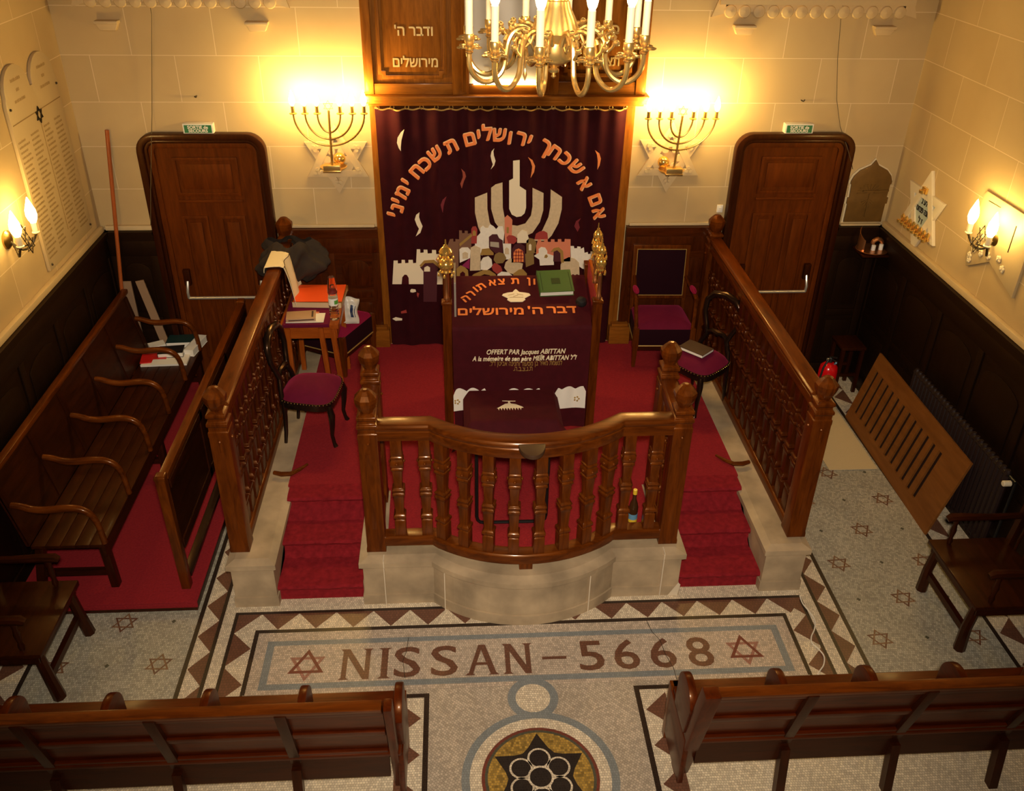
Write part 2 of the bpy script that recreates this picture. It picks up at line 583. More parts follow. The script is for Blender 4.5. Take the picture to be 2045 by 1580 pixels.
# ------------------------------------------------------------------ writing
def outline_glyphs(cv, extrude):
    # every stroke of a letter is filled on its own (strokes may overlap), with its holes
    loops = []
    for s in cv.splines:
        pts = []
        bp = s.bezier_points
        for a, b in zip(bp, list(bp[1:]) + [bp[0]]):
            p0, p1, p2, p3 = a.co.xy, a.handle_right.xy, b.handle_left.xy, b.co.xy
            bent = abs((p1 - p0).cross(p3 - p0)) > 1e-7 or abs((p2 - p0).cross(p3 - p0)) > 1e-7
            for k in range(4 if bent else 1):
                t = k / 4
                pts.append(p0 * (1 - t) ** 3 + p1 * (3 * t * (1 - t) ** 2) + p2 * (3 * t * t * (1 - t)) + p3 * t ** 3)
        area = sum(a.cross(b) for a, b in zip(pts, pts[1:] + pts[:1])) / 2
        loops.append((area, pts, (min(p.x for p in pts), max(p.x for p in pts), min(p.y for p in pts), max(p.y for p in pts))))
    outers = [l for l in loops if l[0] < 0]
    def inside(a, b):
        return a[2][0] > b[2][0] and a[2][1] < b[2][1] and a[2][2] > b[2][2] and a[2][3] < b[2][3]
    holes = {}
    extra = []
    for l in loops:
        if l[0] >= 0:
            own = [i for i, q in enumerate(outers) if inside(l, q)]
            if own:
                holes.setdefault(own[0], []).append(l)
            else:
                extra.append(l)
    vs = []; fs = []
    from mathutils.geometry import tessellate_polygon
    for i, q in enumerate(outers + extra):
        group = [q] + holes.get(i, [])
        flat_ = [p for l in group for p in l[1]]
        tris = tessellate_polygon([[Vector((p.x, p.y, 0)) for p in l[1]] for l in group])
        o_ = len(vs); n = len(flat_)
        vs += [(p.x, p.y, extrude) for p in flat_] + [(p.x, p.y, -extrude) for p in flat_]
        fs += [tuple(o_ + k for k in t) for t in tris]
        st = 0
        for l in group:
            k = len(l[1])
            fs += [(o_ + st + j, o_ + st + (j + 1) % k, o_ + n + st + (j + 1) % k, o_ + n + st + j) for j in range(k)]
            st += k
    return vs, fs
def text_into(mb, body, size, Mx, m=0, extrude=0.002, bold=0.0, width=None, spacing=1.0):
    # sets a line of writing, centred at the origin of Mx, facing its +z
    c = bpy.data.curves.new('writing', 'FONT')
    c.body = body
    c.size = size
    c.extrude = extrude
    c.align_x = 'CENTER'
    c.space_character = spacing
    c.resolution_u = 3
    o = bpy.data.objects.new('writing', c)
    COL.objects.link(o)
    bpy.context.view_layer.update()
    dg = bpy.context.evaluated_depsgraph_get()
    raw = []; fs = []
    if any(0x5d0 <= ord(ch) <= 0x5ea for ch in body):
        raw, fs = outline_glyphs(o.evaluated_get(dg).to_curve(dg), extrude)
    else:
        me = bpy.data.meshes.new_from_object(o.evaluated_get(dg))
        raw = [tuple(v.co) for v in me.vertices]
        fs = [tuple(p.vertices) for p in me.polygons]
        bpy.data.meshes.remove(me)
    xs = [p[0] for p in raw]; ys = [p[1] for p in raw]
    x0, x1, y0, y1 = min(xs), max(xs), min(ys), max(ys)
    sx = (width / (x1 - x0)) if width else 1.0
    vs = [Mx @ Vector(((p[0] - (x0 + x1) / 2) * sx, p[1] - (y0 + y1) / 2, p[2])) for p in raw]
    T = mb.T
    mb.T = Matrix.Identity(4)
    # heavier strokes: the same outline set again, shifted a little each way
    shifts = [(0, 0)] if not bold else [(bold * math.cos(a), bold * math.sin(a)) for a in [2 * PI * k / 8 for k in range(8)]] + [(0, 0)]
    for k, (dx, dy) in enumerate(shifts):
        d_ = Mx.to_3x3() @ Vector((dx, dy, 0.00003 * k))
        mb.add([T @ (p + d_) for p in vs], fs, m)
    mb.T = T
    bpy.data.objects.remove(o)
    bpy.data.curves.remove(c)
    return mb
def front_matrix(x, y, z, rot=0.0):
    # writing on an upright face that looks towards -y
    return Matrix.Translation((x, y, z)) @ Matrix.Rotation(PI / 2, 4, 'X') @ Matrix.Rotation(rot, 4, 'Z')
def heb(s):
    return s[::-1]

def smooth_path(pts, k=6):
    P = [Vector(p) for p in pts]
    P = [P[0] * 2 - P[1]] + P + [P[-1] * 2 - P[-2]]
    out = []
    for i in range(1, len(P) - 2):
        a, b, c, d = P[i - 1:i + 3]
        for j in range(k):
            t = j / k
            out.append(0.5 * ((2 * b) + (c - a) * t + (2 * a - 5 * b + 4 * c - d) * t * t + (3 * b - a - 3 * c + d) * t ** 3))
    return out + [P[-2]]
def arc_pts(cx, cz, rx, rz, a0, a1, n):
    return [(cx + rx * math.cos(a0 + (a1 - a0) * i / n), cz + rz * math.sin(a0 + (a1 - a0) * i / n)) for i in range(n + 1)]
def hexagram_bars(mb, put, R, w, d, m1=0, m2=0, a0=PI / 2):
    # two triangle outlines; put(a, b) gives the centre-line point in space
    for k, mm in ((0, m1), (1, m2)):
        A = [(R * math.cos(a0 + PI * k + 2 * PI * i / 3), R * math.sin(a0 + PI * k + 2 * PI * i / 3)) for i in range(3)]
        for i in range(3):
            mb.bar(put(*A[i]), put(*A[(i + 1) % 3]), w, d, mm)
# ================================================================== THE ROOM
W = 3.55
L = 0.42            # level of the carpeted platform
YF = -10.2
H = 6.4
o = MB().box(-W - 0.12, W + 0.12, 0.0, 0.15, 0, H).build('wall_back', 'masonry_x'); struct(o)
o = MB().box(-W - 0.12, -W, YF, 0.0, 0, H).build('wall_left', 'masonry_y'); struct(o)
o = MB().box(W, W + 0.12, YF, 0.0, 0, H).build('wall_right', 'masonry_y'); struct(o)
o = MB().box(-W - 0.12, W + 0.12, YF - 0.12, YF, 0, H).build('wall_front', 'darkoak_x'); struct(o)
o = MB().box(-W - 0.12, W + 0.12, YF - 0.12, 0.15, H, H + 0.1).build('ceiling', 'oak_x'); struct(o)

# ---- mosaic floor: one inlaid surface
FM = ['mos_grey', 'mos_cream', 'mos_field', 'mos_inner', 'mos_dark', 'mos_brown', 'mos_tan', 'mos_rose', 'mos_red', 'mos_blue', 'mos_green', 'mos_gold', 'mos_black']
fi = {n: i for i, n in enumerate(FM)}
fl = MB()
fl.box(-W, W, YF, 0, -0.1, 0, fi['mos_grey'])
def rect(x0, x1, y0, y1, mat, k):
    fl.flat([(x0, y0), (x1, y0), (x1, y1), (x0, y1)], 0.0005 * k, fi[mat])
rect(-2.225, 2.225, -9.0, 0.0, 'mos_cream', 1)
for s in (-1, 1):
    rect(min(s * 2.225, s * 2.195), max(s * 2.225, s * 2.195), -9.0, -1.0, 'mos_dark', 2)
    rect(min(s * 2.08, s * 2.055), max(s * 2.08, s * 2.055), -9.0, -1.0, 'mos_dark', 2)
    k = 0
    y = -1.1
    while y > -5.2:
        fl.flat([(s * 2.08, y + 0.139), (s * 2.192, y), (s * 2.08, y - 0.139)], 0.0012, fi['mos_brown'])
        y -= 0.278
    # pattern beside the side walls
    rect(min(s * 3.215, s * 3.185), max(s * 3.215, s * 3.185), -5.2, 0, 'mos_dark', 2)
    rect(min(s * 3.55, s * 3.215), max(s * 3.55, s * 3.215), -5.2, 0, 'mos_cream', 1)
    y = -0.2
    while y > -5.2:
        fl.flat([(s * 3.37, y + 0.139), (s * 3.23, y), (s * 3.37, y - 0.139)], 0.0012, fi['mos_brown'])
        y -= 0.278
# frame round the inscription
rect(-1.981, 1.981, -4.95, -3.118, 'mos_dark', 2)
rect(-1.955, 1.955, -4.95, -3.144, 'mos_cream', 3)
for i in range(-8, 9):
    x = -0.033 + i * 0.252 + 0.126
    if abs(x) < 1.86:
        fl.flat([(x - 0.126, -3.142), (x + 0.126, -3.142), (x, -3.286)], 0.0021, fi['mos_brown'])
for s in (-1, 1):
    fl.flat([(s * 1.957, -3.142), (s * 1.957, -3.31), (s * 1.80, -3.142)], 0.0023, fi['mos_brown'])
    for k in range(5):
        y = -3.448 - 0.2975 * k
        fl.flat([(s * 1.957, y + 0.14), (s * 1.82, y), (s * 1.957, y - 0.14)], 0.0021, fi['mos_brown'])
rect(-1.818, 1.818, -4.95, -3.288, 'mos_dark', 5)
rect(-1.789, 1.789, -4.95, -3.317, 'mos_inner', 6)
rect(-1.80, 1.80, -4.95, -3.83, 'mos_field', 7)
rect(-1.716, 1.716, -3.795, -3.393, 'mos_blue', 8)
rect(-1.668, 1.668, -3.752, -3.434, 'mos_inner', 9)
# hexagrams on both ends of the inscription
def floor_star(x, y, R, w, m1, m2, z, a0):
    def pt(a, b):
        return (x + a, y + b)
    for k, mm in ((0, m1), (1, m2)):
        a = a0 + PI * k
        out = [(x + R * math.cos(a + 2 * PI * i / 3), y + R * math.sin(a + 2 * PI * i / 3)) for i in range(3)]
        ri = R - 2 * w
        inn = [(x + ri * math.cos(a + 2 * PI * i / 3), y + ri * math.sin(a + 2 * PI * i / 3)) for i in range(3)]
        for i in range(3):
            j = (i + 1) % 3
            fl.flat([out[i], out[j], inn[j], inn[i]], z + 0.0003 * k, fi[mm])
for sx in (-1.436, 1.436):
    floor_star(sx, -3.605, 0.132, 0.021, 'mos_rose', 'mos_red', 0.0052, -PI / 2)
# the inscription itself, letters with small serifs
def floor_text(ch, x0, x1, y0=-3.735, y1=-3.48):
    Mx = Matrix.Translation(((x0 + x1) / 2, (y0 + y1) / 2, 0.0056))
    text_into(fl, ch, 0.35, Mx, fi['mos_brown'], extrude=0.0, bold=0.004, width=x1 - x0)
def serif(x, y, w, up):
    fl.flat([(x - w, y), (x + w, y), (x + w * 0.5, y + up * 0.016), (x - w * 0.5, y + up * 0.016)], 0.0060, fi['mos_brown'])
floor_text('S', -0.872, -0.708); floor_text('S', -0.634, -0.468)
floor_text('5', 0.33, 0.49); floor_text('6', 0.563, 0.722); floor_text('6', 0.803, 0.965); floor_text('8', 1.052, 1.213)
Y0, Y1 = -3.737, -3.484
def stroke(x0, y0, x1, y1, w, z=0.0056):
    fl.flat([(x0 - w, y0), (x0 + w, y0), (x1 + w, y1), (x1 - w, y1)], z, fi['mos_brown'])
for a, b in ((-1.205, -1.035), (-0.152, 0.006)):
    stroke(a + 0.012, Y0, a + 0.012, Y1, 0.016); stroke(b - 0.012, Y0, b - 0.012, Y1, 0.016)
    stroke(b - 0.014, Y0, a + 0.016, Y1, 0.022, 0.0058)
    serif(a + 0.012, Y0, 0.034, 1); serif(b - 0.012, Y1, 0.034, -1); serif(a + 0.002, Y1, 0.022, -1)
stroke(-0.937, Y0, -0.937, Y1, 0.021); serif(-0.937, Y0, 0.044, 1); serif(-0.937, Y1, 0.044, -1)
stroke(-0.385, Y0, -0.313, Y1, 0.015); stroke(-0.232, Y0, -0.303, Y1, 0.020, 0.0058); stroke(-0.309, -3.655, -0.309, -3.633, 0.05, 0.0057)
serif(-0.385, Y0, 0.034, 1); serif(-0.232, Y0, 0.036, 1)
stroke(0.166, -3.628, 0.166, -3.604, 0.08)
# a crack that runs across the panel
cr = [(0.83, -3.30), (0.85, -3.42), (0.89, -3.50), (0.90, -3.62), (0.93, -3.74), (0.93, -3.83)]
for p, q in zip(cr, cr[1:]):
    fl.flat([(p[0] - 0.0022, p[1]), (p[0] + 0.0022, p[1]), (q[0] + 0.0022, q[1]), (q[0] - 0.0022, q[1])], 0.0066, fi['mos_dark'])
cr = [(-0.79, -3.40), (-0.80, -3.52), (-0.82, -3.60), (-0.80, -3.74)]
for p, q in zip(cr, cr[1:]):
    fl.flat([(p[0] - 0.0018, p[1]), (p[0] + 0.0018, p[1]), (q[0] + 0.0018, q[1]), (q[0] - 0.0018, q[1])], 0.0066, fi['mos_dark'])
# bands under the front pews
for s in (-1, 1):
    a, b = s * 0.643, s * 0.675
    rect(min(a, s * 3.5), max(a, s * 3.5), -9.0, -3.866, 'mos_dark', 10)
    rect(min(b, s * 3.5), max(b, s * 3.5), -9.0, -3.898, 'mos_cream', 11)
    for k in range(4):
        y = -4.052 - 0.256 * k
        fl.flat([(s * 0.69, y), (s * 0.835, y + 0.128), (s * 0.835, y - 0.128)], 0.006, fi['mos_brown'])
    for k in range(10):
        x = s * (0.835 + 0.128 + 0.256 * k)
        fl.flat([(x - 0.128, -4.02), (x + 0.128, -4.02), (x, -3.905)], 0.006, fi['mos_brown'])
# medallion in the aisle
def disc(cx, cy, r, mat, k, n=56):
    fl.flat([(cx + r * math.cos(2 * PI * i / n), cy + r * math.sin(2 * PI * i / n)) for i in range(n)], 0.0005 * k, fi[mat])
MY = -4.49
disc(0, -3.932, 0.158, 'mos_blue', 11.4); disc(0, -3.932, 0.108, 'mos_cream', 11.8)
disc(0, MY, 0.452, 'mos_blue', 12); disc(0, MY, 0.405, 'mos_cream', 13)
disc(0, MY, 0.337, 'mos_red', 14); disc(0, MY, 0.318, 'mos_green', 15); disc(0, MY, 0.302, 'mos_gold', 16)
st = []
for i in range(6):
    a = PI / 2 + i * PI / 3
    st.append((0.295 * math.cos(a), MY + 0.295 * math.sin(a)))
    for t, rr in ((0.28, 0.205), (0.5, 0.185), (0.72, 0.205)):
        st.append((rr * math.cos(a + t * PI / 3), MY + rr * math.sin(a + t * PI / 3)))
for i in range(6):
    t = st[4 * i:4 * i + 5] if i < 5 else st[20:] + st[:1]
    fl.flat([(0, MY)] + t, 0.0088, fi['mos_black'])
for i in range(6):
    a = PI / 2 + i * PI / 3
    c = (0.125 * math.cos(a), MY + 0.125 * math.sin(a))
    disc(c[0], c[1], 0.068, 'mos_cream', 19, 28); disc(c[0], c[1], 0.056, 'mos_black', 21, 28)
disc(0, MY, 0.075, 'mos_cream', 22, 28); disc(0, MY, 0.062, 'mos_black', 23, 28)
# scattered hexagrams and small squares in the grey side fields
for s in (-1, 1):
    for j in range(0, 12):
        for i in range(3):
            x = s * (2.385 + 0.326 * i)
            y = -1.69 + 0.372 * (2 - j)
            if y > -0.3 or y < -4.0:
                continue
            if (i + j) % 2 == 1:
                floor_star(x, y, 0.090, 0.0115, 'mos_brown', 'mos_tan', 0.0012, -PI / 2 + 0.06 * s)
            else:
                q = 0.017
                fl.flat([(x, y - q), (x + q, y), (x, y + q), (x - q, y)], 0.0012, fi['mos_green'])
o = fl.build('floor', FM); struct(o)

# ---- wainscot of dark panelling
def wainscot(name, axis, a0, a1, wall, sgn, z0, z1, mat, npan, arches=True):
    # axis 'x': runs along x on the back wall; axis 'y': along y on a side wall; sgn points into the room
    def put(mb, u0, u1, d0, d1, za, zb):
        dd = sorted((wall + sgn * d0, wall + sgn * d1))
        if axis == 'x':
            mb.box(u0, u1, dd[0], dd[1], za, zb)
        else:
            mb.box(dd[0], dd[1], u0, u1, za, zb)
    back = MB(); put(back, a0, a1, 0.0, 0.022, z0, z1 - 0.045)
    root = struct(back.build(name, mat + ('_x' if axis == 'x' else '_y')))
    cap = MB()
    put(cap, a0, a1, 0, 0.075, z1 - 0.028, z1); put(cap, a0, a1, 0, 0.055, z1 - 0.06, z1 - 0.028); put(cap, a0, a1, 0, 0.038, z1 - 0.10, z1 - 0.06)
    cap.build('cap', mat + ('_x' if axis == 'x' else '_y'), root)
    fr = MB()
    put(fr, a0, a1, 0.022, 0.040, z0, z0 + 0.14)
    put(fr, a0, a1, 0.022, 0.036, z1 - 0.24, z1 - 0.10)
    put(fr, a0, a1, 0.022, 0.034, z0 + 0.42 * (z1 - z0), z0 + 0.42 * (z1 - z0) + 0.07)
    w = (a1 - a0) / npan
    for i in range(npan + 1):
        u = min(max(a0 + i * w, a0 + 0.035), a1 - 0.035)
        put(fr, u - 0.035, u + 0.035, 0.022, 0.036, z0 + 0.14, z1 - 0.24)
    fr.build('frame', mat + '_z', root, bevel=0.004)
    pn = MB()
    for i in range(npan):
        u0, u1 = a0 + i * w + 0.09, a0 + (i + 1) * w - 0.09
        if u1 - u0 < 0.05:
            continue
        put(pn, u0, u1, 0.022, 0.030, z0 + 0.20, z0 + 0.42 * (z1 - z0) - 0.05)
        zb = z0 + 0.42 * (z1 - z0) + 0.12
        zt = z1 - 0.30
        um, hw = (u0 + u1) / 2, (u1 - u0) / 2
        pts = [(u0, zb), (u1, zb)] + arc_pts(um, zt - 0.10, hw, 0.09, 0, PI, 12)
        d = sorted((wall + sgn * 0.022, wall + sgn * 0.031))
        pn.prism(pts, d[0], d[1], 'xz' if axis == 'x' else 'yz')
    pn.build('panel', mat + '_z', root, bevel=0.006)
    return root
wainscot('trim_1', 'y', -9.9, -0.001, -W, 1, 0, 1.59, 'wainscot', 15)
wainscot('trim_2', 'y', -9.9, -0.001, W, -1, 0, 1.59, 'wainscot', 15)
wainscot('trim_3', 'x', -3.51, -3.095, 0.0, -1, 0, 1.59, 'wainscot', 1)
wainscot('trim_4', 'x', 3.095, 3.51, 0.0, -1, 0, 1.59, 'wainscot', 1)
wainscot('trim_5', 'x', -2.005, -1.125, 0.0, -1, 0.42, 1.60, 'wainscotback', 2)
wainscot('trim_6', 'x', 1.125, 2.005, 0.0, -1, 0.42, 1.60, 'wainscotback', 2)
# pale ledge that crowns the panelling
for n, b in (('trim_7', (-W + 0.002, -W + 0.045, -9.9, -0.046, 1.592, 1.64)), ('trim_8', (W - 0.045, W - 0.002, -9.9, -0.046, 1.592, 1.64)),
             ('trim_9', (-3.50, -3.10, -0.04, -0.002, 1.592, 1.635)), ('trim_10', (3.12, 3.50, -0.04, -0.002, 1.592, 1.61)),
             ('trim_11', (-2.0, -1.15, -0.03, -0.002, 1.602, 1.63)), ('trim_12', (1.15, 2.0, -0.03, -0.002, 1.602, 1.63))):
    struct(MB().box(*b).build(n, 'plaster', bevel=0.008))

# ---- the two emergency doors
def door(name, x0, x1, mat, bar):
    top = 2.45
    def arch(xa, xb, zt, r, z0=0.0, n=7):
        return [(xb, z0)] + arc_pts(xb - r, zt - r, r, r, 0, PI / 2, n) + arc_pts(xa + r, zt - r, r, r, PI / 2, PI, n) + [(xa, z0)]
    root = MB().prism(arch(x0 + 0.10, x1 - 0.10, top - 0.10, 0.06), -0.020, -0.001, 'xz').build(name, mat + '_z')
    struct(root)
    f = MB()
    f.ring(arch(x0, x1, top, 0.15), arch(x0 + 0.055, x1 - 0.055, top - 0.055, 0.10), -0.085, -0.001, 'xz')
    f.ring(arch(x0 + 0.055, x1 - 0.055, top - 0.055, 0.10), arch(x0 + 0.085, x1 - 0.085, top - 0.085, 0.075), -0.060, -0.001, 'xz')
    f.build('door_frame', 'darkoak_z', root, bevel=0.008)
    f = MB()
    f.ring(arch(x0 + 0.085, x1 - 0.085, top - 0.085, 0.075), arch(x0 + 0.13, x1 - 0.13, top - 0.13, 0.03), -0.040, -0.001, 'xz')
    f.build('door_stop', mat + '_z', root, bevel=0.004)
    a, b = x0 + 0.26, x1 - 0.26
    m_ = (a + b) / 2
    for pa, pb, za, zb in ((a, b, 1.90, 2.24), (a, m_ - 0.05, 0.30, 1.72), (m_ + 0.05, b, 0.30, 1.72)):
        p = MB()
        p.ring([(pa, za), (pb, za), (pb, zb), (pa, zb)], [(pa + 0.03, za + 0.03), (pb - 0.03, za + 0.03), (pb - 0.03, zb - 0.03), (pa + 0.03, zb - 0.03)], -0.034, -0.02, 'xz')
        p.box(pa + 0.06, pb - 0.06, -0.029, -0.02, za + 0.06, zb - 0.06)
        p.build('door_panel', mat + '_z', root, bevel=0.005)
    for za in (1.84,):
        MB().box(a, b, -0.036, -0.02, za, za + 0.025).build('door_moulding', mat + '_x', root, bevel=0.004)
    p = MB()
    p.tube([(bar[0], -0.10, 0.962), (bar[1], -0.10, 0.962)], 0.014, 10)
    for x in bar:
        p.tube([(x, -0.10, 0.962), (x, -0.11, 1.02), (x, -0.06, 1.11)], 0.013, 8)
    pb = p.build('panic_bar', 'steel', root, smooth=True)
    for x in bar:
        MB().box(x - 0.03, x + 0.03, -0.065, -0.02, 1.07, 1.22).build('bar_bracket', 'darkoak_z', root, bevel=0.005)
    return root
door('door_1', -3.085, -2.018, 'doorwood', (-2.87, -2.21))
door('door_2', 2.022, 3.085, 'doorwood', (2.25, 2.885))

# ---- stone platform with its curved front
def front_outline(off=0.0, w=1.098, yb=-3.064):
    # plan of the bulging front, left to right; off pushes the face outwards
    a = 0.62
    R0 = (a * a + 0.245 ** 2) / (2 * 0.245)
    cy = yb - 0.245 + R0
    R = R0 + off
    half = math.asin(min(1, a / R0))
    pts = [(-w - off, yb - off)]
    hh = math.acos(min(1.0, (cy - (yb - off)) / R))
    for i in range(17):
        t = -hh + 2 * hh * i / 16
        pts.append((R * math.sin(t), cy - R * math.cos(t)))
    pts.append((w + off, yb - off))
    return pts
pf = MB()
def slab(off, z0, z1):
    p = front_outline(off)
    pf.prism([(1.098 + off, -0.02), (-1.098 - off, -0.02)] + p, z0, z1, 'xy')
slab(0.012, 0.0, 0.085); slab(0.0, 0.085, 0.335); slab(0.010, 0.33, 0.345); slab(0.024, 0.345, 0.385)
# bevelled top of the cornice
pA, pB = front_outline(0.024), front_outline(-0.045)
pf.add([(x, y, 0.385) for x, y in pA] + [(x, y, 0.402) for x, y in pB], [(i, i + 1, len(pA) + i + 1, len(pA) + i) for i in range(len(pA) - 1)])
pf.prism([(1.05, -0.02), (-1.05, -0.02)] + pB, 0.3, 0.402, 'xy')
for s in (-1, 1):
    x0, x1 = sorted((s * 1.70, s * 1.985))
    pf.box(x0 - 0.008, x1 + 0.008, -3.065, -0.02, 0, 0.085)
    pf.box(x0, x1, -3.055, -0.02, 0.085, 0.335)
    pf.box(x0 - 0.01, x1 + 0.01, -3.065, -0.02, 0.33, 0.345)
    pf.box(x0 - 0.022, x1 + 0.022, -3.079, -0.02, 0.345, 0.385)
    pf.add([(x0 - 0.022, -3.079, 0.385), (x1 + 0.022, -3.079, 0.385), (x1 + 0.022, -0.02, 0.385), (x0 - 0.022, -0.02, 0.385),
            (x0 + 0.03, -3.02, 0.402), (x1 - 0.03, -3.02, 0.402), (x1 - 0.03, -0.02, 0.402), (x0 + 0.03, -0.02, 0.402)],
           [(0, 1, 5, 4), (1, 2, 6, 5), (3, 0, 4, 7), (4, 5, 6, 7)])
    # landing and steps beneath the carpet
    a, b = sorted((s * 1.09, s * 1.71))
    pf.box(a, b, -2.335, -0.02, 0, 0.395); pf.box(a, b, -2.645, -2.33, 0, 0.25); pf.box(a, b, -2.96, -2.64, 0, 0.11)
o = pf.build('platform_base', 'stone'); struct(o)
jt = MB()
for x in (-0.955, 0.968):
    jt.box(x - 0.003, x + 0.003, -3.0895, -3.060, 0.0, 0.335); jt.box(x - 0.003, x + 0.003, -3.0895, -3.086, 0.345, 0.387)
    jt.box(x - 0.003, x + 0.003, -3.088, -3.02, 0.385, 0.403)
for x, y in ((-0.545, -3.168), (0.44, -3.217)):
    jt.box(x - 0.003, x + 0.003, y - 0.001, y + 0.03, 0.0, 0.335)
jt.build('stone_joint', 'joint', o)
o2 = MB()
o2.add([(1.03, -3.0775, 0.0), (1.10, -3.0785, 0.0), (1.112, -3.0785, 0.10), (1.095, -3.0785, 0.12)], [(0, 1, 2, 3)])
o2.build('stone_joint', 'joint', o)

# ---- red carpet: platform and two stair runs
cp = MB()
pl = front_outline(-0.155, w=1.09)
cp.prism([(1.714, -0.024), (-1.714, -0.024), (-1.714, -2.242), (-1.06, -2.242), (-1.06, -2.31), (-0.945, -2.31)] + pl[0:0] + [(-0.935, -2.909)] + pl[1:-1] + [(0.935, -2.909), (0.945, -2.31), (1.06, -2.31), (1.06, -2.242), (1.714, -2.242)], 0.4025, L, 'xy')
tag(cp.build('platform_carpet', 'carpet'), 'red carpet covering the raised platform round the reading desk', 'carpet')
for s, side in ((-1, 'left'), (1, 'right')):
    a, b = sorted((s * 1.115, s * 1.70))
    prof = []
    def nose(y, z):
        # bullnose of a step
        return [(y + 0.012, z - 0.052), (y - 0.012, z - 0.040), (y - 0.022, z - 0.020), (y - 0.012, z - 0.004), (y + 0.02, z)]
    prof = [(-3.0, 0.001)] + nose(-3.005, 0.14) + [(-2.70, 0.141)] + nose(-2.695, 0.275) + [(-2.385, 0.276)] + nose(-2.38, L) + [(-2.24, L + 0.002)]
    rp = [(-2.24, L - 0.012), (-2.355, 0.398), (-2.372, 0.262), (-2.682, 0.26), (-2.693, 0.121), (-2.992, 0.119), (-2.992, 0.001)]
    st = MB()
    n = 20
    rnd = random.Random(3 + s)
    jits = [[(rnd.uniform(-0.004, 0.004), rnd.uniform(-0.003, 0.003)) for _ in range(n + 1)] for _ in prof]
    def fn(u, v):
        j = round(v * (len(prof) - 1)); i = round(u * n)
        y, z = prof[j]
        dy, dz = jits[j][i] if 0 < j < len(prof) - 1 else (0, 0)
        return (a + (b - a) * u, y + dy, max(0.001, z + dz))
    st.grid(n, len(prof) - 1, fn)
    st.prism([(y, z) for y, z in rp], a + 0.004, b - 0.004, 'yz')
    tag(st.build('stair_carpet', 'carpet_fold', smooth=True), 'red carpet running down the three %s-hand steps of the platform' % side, 'carpet')

# ---- plaster frieze and ledges high on the back wall
for i, x in enumerate((-3.12, -1.965, 1.95, 3.12)):
    c = MB()
    c.box(x - 0.09, x + 0.09, -0.085, -0.001, 3.30, 3.325)
    c.prism([(x - 0.085, 3.30), (x + 0.085, 3.30), (x + 0.06, 3.25), (x - 0.06, 3.25)], -0.06, -0.001, 'xz')
    tag(c.build('wall_corbel', 'plaster', bevel=0.006), ['small plaster corbel high on the wall above the leaning pole', 'small plaster corbel high on the wall between left exit sign and ark',
        'small plaster corbel high on the wall just right of the ark', 'small plaster corbel under the right end of the upper frieze'][i], 'corbel', 'plaster corbels high on the back wall')
for x0, x1, side in ((-3.32, -1.75, 'left'), (1.72, 3.33, 'right')):
    c = MB()
    c.T = Matrix.Translation((0, 0, 0.06 if side == 'left' else 0.02))
    c.box(x0 + 0.06, x1 - 0.06, -0.03, -0.001, 3.40, 3.50)
    c.prism([(x0 - 0.05, 3.36), (x0 + 0.10, 3.40), (x0 + 0.10, 3.50), (x0, 3.5)], -0.03, -0.001, 'xz')
    c.prism([(x1 + 0.05, 3.36), (x1 + 0.0, 3.5), (x1 - 0.10, 3.50), (x1 - 0.10, 3.40)], -0.03, -0.001, 'xz')
    nsc = 13
    for i in range(nsc):
        x = x0 + 0.10 + (x1 - x0 - 0.2) * i / (nsc - 1)
        c.lathe((x, -0.03, 3.405), [(0.0, -0.02), (0.045, -0.012), (0.052, 0.0), (0.045, 0.012), (0, 0.02)], 12, axis='y')
    c.box(x0, x1, -0.07, -0.001, 3.46, 3.53)
    tag(c.build('wall_frieze', 'plaster', smooth=True), 'scalloped plaster frieze at the very top of the wall, %s of the ark' % side, 'frieze', 'plaster friezes on the back wall')
